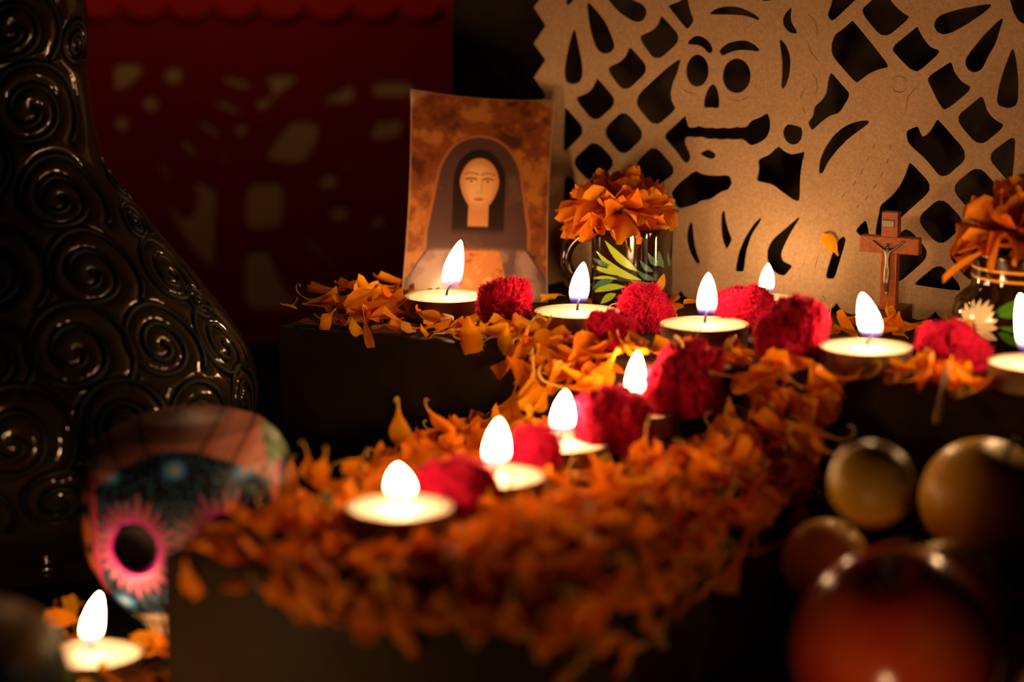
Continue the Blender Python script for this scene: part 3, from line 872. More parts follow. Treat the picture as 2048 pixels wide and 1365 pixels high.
# ------------------------------------------------------------------ petals and marigold blooms
def petal_mesh(seed, L=0.017, W=0.0085, curl=0.2, cup=0.25, frill=1.0, nx=5, ny=8, notch=0.06, claw=0.14, twist=0.0):
    r = random.Random(seed)
    ph = r.uniform(0, 6.28); ph2 = r.uniform(0, 6.28)
    vs_ = []
    for i in range(ny):
        t = i / (ny - 1)
        w = W * 0.5 * (claw + (1 - claw) * (lambda q: q * q * (3 - 2 * q))(min(1, max(0, (t - 0.02) / 0.55)))) * (1 - 0.28 * max(0, (t - 0.80) / 0.2) ** 2)
        for j in range(nx):
            s = 2 * j / (nx - 1) - 1
            y = L * t - (L * notch * (0.5 + 0.5 * math.cos(3.0 * math.pi * s + ph)) + L * 0.07 * s * s) * (t ** 3)
            z = curl * L * (t ** 2) + cup * W * s * s * (0.3 + 0.7 * t) + frill * 0.06 * W * math.sin(4.2 * s + ph2 + 3 * t) * t + 0.03 * W * math.sin(9 * s + ph)
            tw = twist * (t - 0.4)
            x = s * w
            vs_.append((x * math.cos(tw) - (z) * math.sin(tw) * 0.6, y, z * math.cos(tw) + x * math.sin(tw)))
    cyy = L * 0.55
    vs_ = [(x, y - cyy, z - curl * L * 0.3) for x, y, z in vs_]
    return mesh('petal', vs_, grid_faces(ny, nx)), Vector((0, -cyy, -curl * L * 0.3))
def style_mesh(seed, base, L=0.010):
    r = random.Random(seed)
    p = Vector(base)
    d = Vector((r.uniform(-.3, .3), -1, r.uniform(-.2, .5))).normalized()
    ax = Vector((r.choice((-1, 1)) , 0.3 * r.uniform(-1, 1), r.uniform(-.4, .4))).normalized()
    pts, rad = [p + Vector((0, 0.0012, 0)), p.copy()], [0.00045, 0.00042]
    n = 13
    turn = r.uniform(0.5, 1.0)
    for i in range(n):
        t = i / n
        d = (Matrix.Rotation(turn * 0.9 * (t ** 1.6), 3, ax) @ d).normalized()
        p = p + d * (L / n)
        pts.append(p.copy()); rad.append(0.00040 - 0.00014 * t)
    return tube('style', pts, rad, 4)
PET = []
for k in range(14):
    r = random.Random(100 + k)
    me, base = petal_mesh(100 + k, L=r.uniform(0.0135, 0.0185), W=r.uniform(0.0065, 0.0098), curl=r.uniform(-0.25, 0.35), cup=r.uniform(-0.15, 0.45), frill=r.uniform(0.6, 2.4), notch=r.uniform(0.02, 0.10), twist=r.uniform(-0.7, 0.7))
    me.materials.append(M['petal'])
    me.polygons.foreach_set('use_smooth', [True] * len(me.polygons))
    st = style_mesh(200 + k, base, r.uniform(0.007, 0.013))
    st.materials.append(M['style'])
    st.polygons.foreach_set('use_smooth', [True] * len(st.polygons))
    PET.append((me, st))
NIND = [0]
STUFF = {'v': [], 'f': [], 'm': []}
def petal_matrix(loc, yaw, pitch, roll, sc):
    return Matrix.Translation(loc) @ Matrix.Rotation(yaw, 4, 'Z') @ Matrix.Rotation(pitch, 4, 'X') @ Matrix.Rotation(roll, 4, 'Y') @ Matrix.Scale(sc, 4)
def put_petal(mw, label, group, k=None, style=False, force=False):
    k = rng.randrange(len(PET)) if k is None else k
    me, st = PET[k]
    if label is not None and (NIND[0] < 286 or force):
        NIND[0] += 1
        o = bpy.data.objects.new('marigold_petal', me)
        col.objects.link(o)
        o.matrix_world = mw
        tag(o, label, 'petal', group)
        if style:
            c = bpy.data.objects.new('style', st)
            col.objects.link(c)
            c.parent = o
        return o
    for mm, mi in ((me, 0), (st, 1)) if style else ((me, 0),):
        b = len(STUFF['v'])
        STUFF['v'] += [mw @ v.co for v in mm.vertices]
        for p in mm.polygons:
            STUFF['f'].append(tuple(b + q for q in p.vertices))
            STUFF['m'].append(mi)

def bloom(P, R, hgt, mat_, label, seed, layers, e_name='marigold_bloom', stemz=0.02):
    r = random.Random(seed)
    e = empty(e_name, P)
    tag(e, label, 'flower', 'marigold blooms in the pottery')
    ms = []
    for k in range(7):
        me, base = petal_mesh(seed * 31 + k, L=1.0, W=r.uniform(0.52, 0.74), curl=r.uniform(-0.30, 0.05), cup=r.uniform(-0.15, 0.35), frill=r.uniform(2.5, 5.0), nx=9, ny=11, notch=r.uniform(0.05, 0.12), claw=0.2, twist=r.uniform(-.5, .5))
        for v in me.vertices: v.co -= base
        me.materials.append(mat_)
        me.polygons.foreach_set('use_smooth', [True] * len(me.polygons))
        ms.append(me)
    for (n, elev, ln, zo, ro) in layers:
        for i in range(n):
            a = 2 * math.pi * (i + r.uniform(-0.25, 0.25)) / n + elev * 3
            el = math.radians(elev + r.uniform(-11, 11))
            o = bpy.data.objects.new('petal', r.choice(ms))
            col.objects.link(o)
            o.parent = e
            Ls = ln * R * r.uniform(0.85, 1.12)
            o.matrix_basis = Matrix.Translation((ro * R * math.cos(a), ro * R * math.sin(a), zo * hgt)) @ Matrix.Rotation(a - math.pi / 2, 4, 'Z') @ Matrix.Rotation(el, 4, 'X') @ Matrix.Rotation(r.uniform(-.5, .5), 4, 'Y') @ Matrix.Scale(Ls, 4)
    cal = obj('calyx', lathe('calyx', [(0.0005, -stemz), (0.0015, -stemz), (0.0016, -0.006), (0.0045, -0.003), (0.006, 0.002), (0.005, 0.005), (0.0005, 0.006)], 12, cap=False), e, M['calyx'])
    return e
bm_p = at(1240, 425, 1.0)
MC = Vector((mug.location.x, mug.location.y, T1 + MH + 0.0012))
bz = on_v(1240, 432, MC.dot(V)).z
bloom((on_v(1240, 430, MC.dot(V)).x, on_v(1240, 430, MC.dot(V)).y, bz), 0.0265, 0.02, M['petal_bloom'], 'bright orange marigold bloom resting on the small painted mug', 3,
      [(13, -14, 0.98, 0.02, 0.10), (13, 4, 1.0, 0.10, 0.10), (11, 22, 0.92, 0.16, 0.08), (9, 42, 0.84, 0.20, 0.05), (7, 64, 0.80, 0.20, 0.02)])
jz = on_v(2058, 486, jar.location.dot(V))
bloom((jz.x, jz.y, jz.z), 0.0295, 0.02, M['petal_deep'], 'deep orange wilting marigold bloom on the jar at the right edge', 5,
      [(10, -4, 1.0, 0.02, 0.10), (11, 10, 1.0, 0.08, 0.10), (10, 28, 0.9, 0.12, 0.08), (8, 50, 0.85, 0.16, 0.05), (7, 72, 0.82, 0.18, 0.02)], stemz=0.014)
# drooping petal of the jar's bloom
me, base = petal_mesh(991, L=0.026, W=0.0075, curl=-0.1, cup=0.3, frill=2.0, claw=0.25)
me.materials.append(M['petal_bloom'])
dp = obj('marigold_petal', me, None)
q = on_v(1925, 535, jar.location.dot(V) - 0.03)
dp.matrix_world = petal_matrix(q, math.radians(100), math.radians(-30), 0.6, 1.0)
tag(dp, 'long drooping orange petal at the left of the jar rim', 'petal')

# ------------------------------------------------------------------ scattered petals
def blocked(x, y, extra=0.0):
    for c in CANDLES:
        if (c.x - x) ** 2 + (c.y - y) ** 2 < (0.0195 + extra) ** 2: return 1
    for c, rr in BLOCK:
        if (c.x - x) ** 2 + (c.y - y) ** 2 < (rr + extra * 0.4) ** 2: return 2
    return 0
def near_candle(x, y):
    return min(math.hypot(c.x - x, c.y - y) for c in CANDLES)
G1, L1_ = 'loose petals strewn on the top step', 'loose orange marigold petal strewn on the top step'
G2, L2_ = 'loose petals heaped on the lower step', 'loose orange marigold petal heaped on the lower step'
G3, L3_ = 'loose petals on the table by the skulls', 'loose orange marigold petal on the table by the low left candle'
G4, L4_ = 'petals hanging over the edges of the lower step', 'loose orange marigold petal hanging over an edge of the lower step'
G5, L5_ = 'petals spilling from the top step to the lower one', 'loose orange marigold petal spilling from the top step down to the lower step'
def lay(u, v, z, lab, grp, tilt=0.45, sc=None, style=None, yaw=None):
    P = uv(u, v, z)
    sc = sc or rng.uniform(0.8, 1.15)
    mw = petal_matrix(P, yaw if yaw is not None else rng.uniform(0, 6.28), rng.gauss(0, tilt), rng.gauss(0, tilt), sc)
    return put_petal(mw, lab, grp, style=(rng.random() < 0.35) if style is None else style)
ZONES1 = [(-0.508, 'left of the leftmost tealight'), (-0.452, 'between the first tealight and the first cockscomb'), (-0.398, 'around the tealight before the mug'), (-0.335, 'around the tealight beside two cockscombs'),
          (-0.262, 'around the candle before the crucifix'), (9, 'below the painted jar')]
def zone1(u, v):
    w = next(t for q, t in ZONES1 if u < q)
    return ('loose orange petal, front of top step, ' if v < 0.885 else 'loose orange petal, back of top step, ') + w
# special petals on the front of the top step, each placed by eye
def hang(px, py, length, k, label, rollz=0.0, style=False, out=0.003, v=0.850, sw=1.0, flip=1, grp=None):
    P = on_v(px, py, v - out)
    me, st = PET[k]
    o = bpy.data.objects.new('marigold_petal', me)
    col.objects.link(o)
    ys = [w.co.y for w in me.vertices]
    s = length / (max(ys) - min(ys))
    o.matrix_world = Matrix.Translation(P) @ Matrix.Rotation(-TH, 4, 'Z') @ Matrix.Rotation(rollz, 4, 'Y') @ Matrix.Rotation(-math.pi / 2 + 0.25 * flip, 4, 'X') @ Matrix.Diagonal((s * sw, s, s, 1))
    tag(o, label, 'petal', grp)
    if style:
        c = bpy.data.objects.new('style', st); col.objects.link(c); c.parent = o
    NIND[0] += 1
    return o
hang(708, 660, 0.0110, 0, 'round orange petal hanging over the top step edge, second from the left end')
hang(845, 664, 0.0070, 1, 'tiny orange petal hanging below the leftmost tealight')
hang(938, 676, 0.0170, 2, 'broad upright orange petal standing out below the first cockscomb', sw=1.1, out=0.005)
hang(1008, 690, 0.0190, 3, 'pointed orange petal hanging over the edge left of the second tealight', rollz=0.25)
hang(735, 668, 0.0150, 4, 'thin orange petal with a long curling thread hanging from the top step', rollz=-0.3, style=True, sw=0.5, flip=-1)
hang(645, 645, 0.0160, 5, 'folded orange petal bending over the left end of the top step', rollz=0.9, style=True)
hang(1640, 790, 0.0260, 6, 'long orange petal hanging down beside the candle before the crucifix', rollz=-0.35, sw=0.9, out=0.006)
hang(1612, 830, 0.0250, 7, 'shaded orange petal hanging at the corner between the two steps', rollz=-0.45, out=0.008)
hang(1085, 745, 0.0260, 8, 'narrow orange petal hanging at the corner left of the lower step', rollz=0.05, sw=0.5, out=0.003)
# dried stick hanging from the right end of the step
q0, q1 = on_v(1893, 742, 0.846), on_v(1872, 848, 0.835)
tag(obj('dried_stem', tube('dried_stem', [q0 + V * 0.004 + Vector((0, 0, 0.001)), q0, q0 * 0.6 + q1 * 0.4, q1 * 0.9 + q0 * 0.1, q1], [0.0005, 0.0009, 0.0011, 0.0016, 0.0012], 8), None, mat('dried_stem', (0.30, 0.17, 0.07), 0.6)), 'thin dried stem dangling from the right part of the top step', 'stem')
# petal caught on the cut paper
q = on_v(1660, 486, PV - 0.0022)
kq = bpy.data.objects.new('marigold_petal', PET[9][0]); col.objects.link(kq)
kq.matrix_world = Matrix.Translation(q) @ Matrix.Rotation(-TH, 4, 'Z') @ Matrix.Rotation(-0.6, 4, 'Y') @ Matrix.Rotation(math.pi / 2, 4, 'X') @ Matrix.Scale(0.85, 4)
tag(kq, 'single yellow orange petal caught on the cut paper, left of the crucifix', 'petal')

# top step: front strip, then behind the candles
def top_petals(n, v0, v1, zmax, u0=-0.556, u1=-0.19, dens=None):
    done = 0; tries = 0
    while done < n and tries < n * 40:
        tries += 1
        u, v = rng.uniform(u0, u1), rng.uniform(v0, v1)
        P = uv(u, v)
        if blocked(P.x, P.y, 0.004): continue
        lay(u, v, T1 + 0.0022 + rng.random() ** 1.5 * zmax, zone1(u, v), G1, tilt=0.33)
        done += 1
top_petals(30, 0.852, 0.925, 0.009, -0.556, -0.505)
top_petals(16, 0.868, 0.905, 0.010, -0.545, -0.510)
top_petals(26, 0.850, 0.872, 0.005, -0.505, -0.43)
top_petals(34, 0.850, 0.876, 0.005, -0.44, -0.31)
top_petals(16, 0.850, 0.868, 0.003, -0.31, -0.20)
top_petals(26, 0.900, 0.965, 0.008, -0.47, -0.20)
top_petals(8, 0.93, 0.965, 0.004, -0.33, -0.22)
# spill between the steps
for _ in range(100):
    u = rng.uniform(-0.428, -0.283); f = rng.random()
    z = T2 + 0.004 + (T1 - T2 + 0.002) * f
    v = 0.849 - (1 - f) ** 1.2 * 0.034
    P = uv(u, v)
    if blocked(P.x, P.y, 0.002) == 1 or (blocked(P.x, P.y) == 2): continue
    lay(u, v, z, ('broad orange petal spilling from the top step, left of the large crimson cockscomb' if u < -0.372 else 'broad orange petal spilling from the top step behind the large crimson cockscomb' if u < -0.325 else 'broad orange petal spilling from the top step, right of the large crimson cockscomb'), G5, tilt=0.6, sc=rng.uniform(1.0, 1.6))
# lower step heap
cand = []
tries = 0
while len(cand) < 560 and tries < 30000:
    tries += 1
    u, v = rng.uniform(-0.443, -0.292), rng.uniform(0.616, 0.848)
    P = uv(u, v)
    if u < -0.425 and v < 0.72 and rng.random() < 0.6: continue
    b = blocked(P.x, P.y, 0.001)
    if b == 1 or (b == 2 and rng.random() < 0.9): continue
    nc = near_candle(P.x, P.y)
    edge = min(u + 0.4500, -0.3030 - u, v - 0.618)
    lift = min(1.0, max(0.25, (nc - 0.018) / 0.02))
    band = 0.35 if u < -0.345 else 1.0
    z = T2 + 0.0018 + rng.random() * 0.0095 * lift * band
    if edge < 0: z = T2 - 0.001 + edge * 0.8 + rng.random() * 0.004
    cand.append((z - T2 + 0.3 * rng.random() * 0.01, u, v, z, edge))
cand.sort(reverse=True)
for i, (_, u, v, z, edge) in enumerate(cand):
    ind = NIND[0] < 252
    lay(u, v, z, ('loose orange petal heaped on the lower step, ' + ('left' if u < -0.385 else 'right') + ' of its candles, ' + ('front half' if v < 0.73 else 'rear half')) if ind else None, G2, tilt=(0.5 if u > -0.35 else 0.3) if edge > 0 else 0.7, sc=rng.uniform(0.85, 1.4), style=rng.random() < 0.5)
# petals standing up at the left rim of the heap
for px, py, ln, rz, k in [(800, 866, 0.019, 0.05, 10), (880, 850, 0.014, -0.5, 11), (640, 945, 0.013, 0.3, 12), (618, 935, 0.012, -0.1, 13), (1025, 815, 0.014, 0.1, 2), (1280, 905, 0.017, 0.4, 0), (700, 935, 0.012, 0.9, 3)]:
    P = on_z(px, py, T2 + (0.010 if px == 800 else 0.011))
    mw = Matrix.Translation(P) @ Matrix.Rotation(rng.uniform(-.5, .5), 4, 'Z') @ Matrix.Rotation(rz, 4, 'Y') @ Matrix.Rotation(-math.pi / 2 + 0.3, 4, 'X') @ Matrix.Scale(ln / 0.016, 4)
    put_petal(mw, L2_, G2, k=k, style=True)
# hanging over right side and front of the lower step
for i in range(140):
    if i % 3 != 0:
        u = -0.3030 + rng.uniform(0.001, 0.008); v = rng.uniform(0.612, 0.845); out = Matrix.Rotation(-TH + math.pi / 2, 4, 'Z')
    else:
        u = rng.uniform(-0.455, -0.300); v = 0.618 - rng.uniform(0.001, 0.006); out = Matrix.Rotation(-TH, 4, 'Z')
    drop = rng.random() ** 1.8 * (0.026 if i % 3 else 0.012)
    P = uv(u, v, T2 - 0.002 - drop)
    s = rng.uniform(0.75, 1.3)
    if u < -0.438 or (u < -0.42 and i % 2): continue
    mw = Matrix.Translation(P) @ out @ Matrix.Rotation(rng.gauss(0, 0.85), 4, 'Y') @ Matrix.Rotation(-math.pi / 2 + rng.gauss(0.3, 0.45), 4, 'X') @ Matrix.Scale(s, 4)
    put_petal(mw, (('orange petal hanging over the front edge of the lower step' if i % 3 == 0 else 'orange petal hanging over the right side of the lower step, front half' if v < 0.73 else 'orange petal hanging over the right side of the lower step, rear half')) if (i % 2 == 0) else None, G4, style=rng.random() < 0.4)
# table by the low left candle
for i in range(24):
    c = Vector((-0.1564 + 0.002, 0.8104, 0))
    a = rng.uniform(0, 6.28); rr = 0.021 + rng.random() * 0.022
    x, y = c.x + rr * math.cos(a) * 1.1, c.y + rr * math.sin(a) * 1.0
    if x < -0.192 and y < 0.80: continue
    mw = petal_matrix(Vector((x, y, 0.0025 + rng.random() * (0.011 if y > 0.82 and x < -0.16 else 0.006))), rng.uniform(0, 6.28), rng.gauss(0, .4), rng.gauss(0, .4), rng.uniform(0.7, 1.1))
    put_petal(mw, L3_, G3, style=rng.random() < 0.4, force=True)
for px_, py_, zz in [(300, 1335, 0.004), (255, 1350, 0.004), (318, 1300, 0.005), (225, 1358, 0.003), (285, 1362, 0.004), (125, 1232, 0.006), (145, 1215, 0.010), (112, 1225, 0.009), (322, 1350, 0.003)]:
    mw = petal_matrix(on_z(px_, py_, zz), rng.uniform(0, 6.28), rng.gauss(0, .5), rng.gauss(0, .5), rng.uniform(0.7, 1.0))
    put_petal(mw, L3_, G3, style=rng.random() < 0.5, force=True)
me = mesh('petal_heap', STUFF['v'], STUFF['f'])
me.materials.append(M['petal']); me.materials.append(M['style'])
me.polygons.foreach_set('material_index', STUFF['m'])
hp_ = obj('petal_heap', me)
tag(hp_, 'deep heap of loose orange marigold petals covering the lower step', 'petals', None, 'stuff')

# ------------------------------------------------------------------ wooden crucifix
CX = on_z(1776, 664, T1)
cr = empty('wooden_crucifix', (CX.x + 0.001, CX.y + 0.006, T1), (0, 0, -TH))
tag(cr, 'small brown wooden crucifix with a silver figure, before the cut paper', 'crucifix')
bs = obj('base', box_mesh('base', 0.0125, 0.026, 0.0088, 0.0006, 2), cr, M['dark_wood'], False)
bs.location = (-0.001, 0.006, 0.0003)
up = obj('upright', box_mesh('upright', 0.0074, 0.0052, 0.0440, 0.0004, 2), cr, M['wood'], False)
up.location = (0, 0, 0.0091)
cbz = 0.0091 + 0.0255
cb = obj('crossbar', box_mesh('crossbar', 0.0270, 0.0054, 0.0074, 0.0004, 2), cr, M['wood'], False)
cb.location = (0, -0.0002, cbz)
pl = obj('name_plate', box_mesh('name_plate', 0.0056, 0.0005, 0.0032, 0.0002, 1), cr, M['silver'], False)
pl.location = (-0.0005, -0.0029, 0.0091 + 0.0372)
def figure():
    y0 = -0.0041
    b = [ # x, y, z, radius
        (0.0, y0, cbz + 0.0012, 0.00125), (0.0, y0, cbz - 0.0035, 0.00115), (0.0, y0, cbz - 0.0065, 0.0013), (0.0, y0, cbz + 0.0030, 0.0005), (-0.0003, y0 - 0.0006, cbz + 0.0046, 0.00115),
        (-0.0019, y0, cbz + 0.0016, 0.00065), (-0.0045, y0 + 0.0004, cbz + 0.0034, 0.0005), (-0.0074, y0 + 0.0006, cbz + 0.0054, 0.00045),
        (0.0019, y0, cbz + 0.0016, 0.00065), (0.0045, y0 + 0.0004, cbz + 0.0036, 0.0005), (0.0074, y0 + 0.0006, cbz + 0.0060, 0.00045),
        (-0.0006, y0, cbz - 0.0085, 0.00095), (-0.0005, y0 - 0.0010, cbz - 0.0125, 0.0007), (-0.0001, y0, cbz - 0.0172, 0.00045), (0.0001, y0 - 0.0007, cbz - 0.0188, 0.0005),
        (0.0007, y0, cbz - 0.0085, 0.00095), (0.0007, y0 - 0.0012, cbz - 0.0125, 0.0007), (0.0005, y0, cbz - 0.0172, 0.00045), (0.0006, y0 - 0.0007, cbz - 0.0188, 0.0005)]
    ed = [(2, 1), (1, 0), (0, 3), (3, 4), (0, 5), (5, 6), (6, 7), (0, 8), (8, 9), (9, 10), (2, 11), (11, 12), (12, 13), (13, 14), (2, 15), (15, 16), (16, 17), (17, 18)]
    S = 100.0
    me = bpy.data.meshes.new('figure')
    me.from_pydata([(p[0] * S, p[1] * S, p[2] * S) for p in b], ed, [])
    o = bpy.data.objects.new('figure', me)
    col.objects.link(o)
    o.modifiers.new('skin', 'SKIN')
    sv = me.skin_vertices[0].data
    for i, p in enumerate(b):
        sv[i].radius = (p[3] * S, p[3] * S)
    sv[2].use_root = True
    ss = o.modifiers.new('sub', 'SUBSURF'); ss.levels = 2; ss.render_levels = 2
    dg = bpy.context.evaluated_depsgraph_get()
    m2 = bpy.data.meshes.new_from_object(o.evaluated_get(dg))
    bpy.data.objects.remove(o)
    for v in m2.vertices: v.co /= S
    m2.materials.clear()
    return m2
obj('figure', figure(), cr, M['silver'])

# ------------------------------------------------------------------ vase of dark glass in a coiled wire cage
VX, VD = 62.0, 1.0
VP = at(VX, 1127, VD)
VS = VD / FPX
vase_prof_px = [(-160,118),(-80,120),(0,124),(60,125),(130,120),(200,124),(280,138),(330,156),(370,182),(420,218),(480,260),(540,308),(610,360),(660,394),(700,418),(740,434),(780,440),(830,435),(900,408),(980,350),(1040,284),(1080,238),(1098,222),(1112,232),(1127,240)]
vz = [at(VX, y, VD).z for y, r in vase_prof_px]
zmin = vz[-1]
pz = np.array([(z - zmin) * (1.0) for z in vz])[::-1]
pr = np.array([r * VS for y, r in vase_prof_px])[::-1]
zf = np.linspace(pz[0], pz[-1], 900)
def cubic(x, xp, yp):
    m_ = np.gradient(yp, xp)
    i = np.clip(np.searchsorted(xp, x) - 1, 0, len(xp) - 2)
    h = xp[i + 1] - xp[i]; t = (x - xp[i]) / h
    return (2*t**3 - 3*t**2 + 1)*yp[i] + (t**3 - 2*t**2 + t)*h*m_[i] + (-2*t**3 + 3*t**2)*yp[i+1] + (t**3 - t**2)*h*m_[i+1]
rf = cubic(zf, pz, pr)
sf = np.concatenate([[0], np.cumsum(np.hypot(np.diff(zf), np.diff(rf)))])
vb = Vector((VP.x, at(VX, 700, VD).y, 0.0))
vase = empty('glass_vase', (vb.x, vb.y, 0.0005))
tag(vase, 'tall dark green glass vase bulging through a coiled wire cage, at the left edge', 'vase')
# find spiral centres on the surface from where they show in the photograph
bodyb = BVHTree.FromPolygons([Vector((vb.x + r * math.cos(a), vb.y + r * math.sin(a), z + 0.0005)) for z, r in zip(zf[::6], rf[::6]) for a in np.linspace(0, 2 * math.pi, 64, endpoint=False)], grid_faces(len(zf[::6]), 64, True))
SPI = [(25,55,88), (62,218,92), (118,396,92), (178,546,98), (150,702,104), (322,690,92), (338,548,86), (442,690,92), (-22,548,104), (-24,722,80), (238,858,96), (28,880,106), (392,850,86), (-60,330,80), (235,372,62), (-95,150,80), (120,1010,84), (270,990,70), (-60,1030,80), (196,240,40), (485,800,70), (150,90,48), (272,450,46), (398,612,42), (330,905,60)]
CLS = []
for (x, y, r) in SPI:
    h = bodyb.ray_cast(ORG, ray(x, y).normalized())
    if h[0] is None: continue
    q = h[0] - vb
    ph = math.atan2(q.y, q.x)
    s0 = float(np.interp(q.z, zf, sf))
    CLS.append((ph, s0, r * VS))
    CLS.append((ph + math.pi, s0, r * VS))
wire_pts = []
def surf(ph, s, off=0.0):
    z = float(np.interp(s, sf, zf)); r = float(np.interp(s, sf, rf))
    return Vector(((r + off) * math.cos(ph), (r + off) * math.sin(ph), z))
for (ph, s0, R_) in CLS:
    pts, rad = [], []
    n = 190
    r0 = float(np.interp(s0, sf, rf))
    for i in range(n):
        t = i / (n - 1)
        a = -t * 2 * math.pi * 2.12
        rr = R_ * float(np.interp(t * 2.12, [0, 0.10, 0.30, 1.0, 1.6, 2.12], [0.04, 0.20, 0.38, 0.52, 0.88, 1.08]))
        px_, py_ = rr * math.cos(a), rr * math.sin(a)
        p = surf(ph + px_ / r0, s0 + py_, 0.0004)
        pts.append(p); rad.append(0.0015 if t > 0.03 else 0.0012)
        wire_pts.append(p)
    obj('wire_coil', tube('wire_coil', pts, rad, 6), vase, M['iron'])
kd = KDTree(len(wire_pts))
for i, p in enumerate(wire_pts): kd.insert(p, i)
kd.balance()
angs = np.concatenate([np.linspace(math.radians(-165), math.radians(10), 400), np.linspace(math.radians(14), math.radians(191), 60)])
zs = np.linspace(0, len(zf) - 1, 460).astype(int)
vs_ = []
for iz in zs:
    z, r = float(zf[iz]), float(rf[iz])
    for a in angs:
        c_, s_ = math.cos(a), math.sin(a)
        p = Vector((r * c_, r * s_, z))
        d = kd.find(p)[2]
        k = min(1.0, max(0.0, d - 0.0012) / 0.0060)
        bl = 0.0032 * math.sqrt(max(0, 1 - (1 - k) ** 2.0)) - 0.0008
        if z < 0.014: bl = 0.0
        vs_.append((p.x + c_ * bl, p.y + s_ * bl, z))
obj('glass_body', mesh('glass_body', vs_, grid_faces(len(zs), len(angs), True)), vase, M['bottle_glass'])

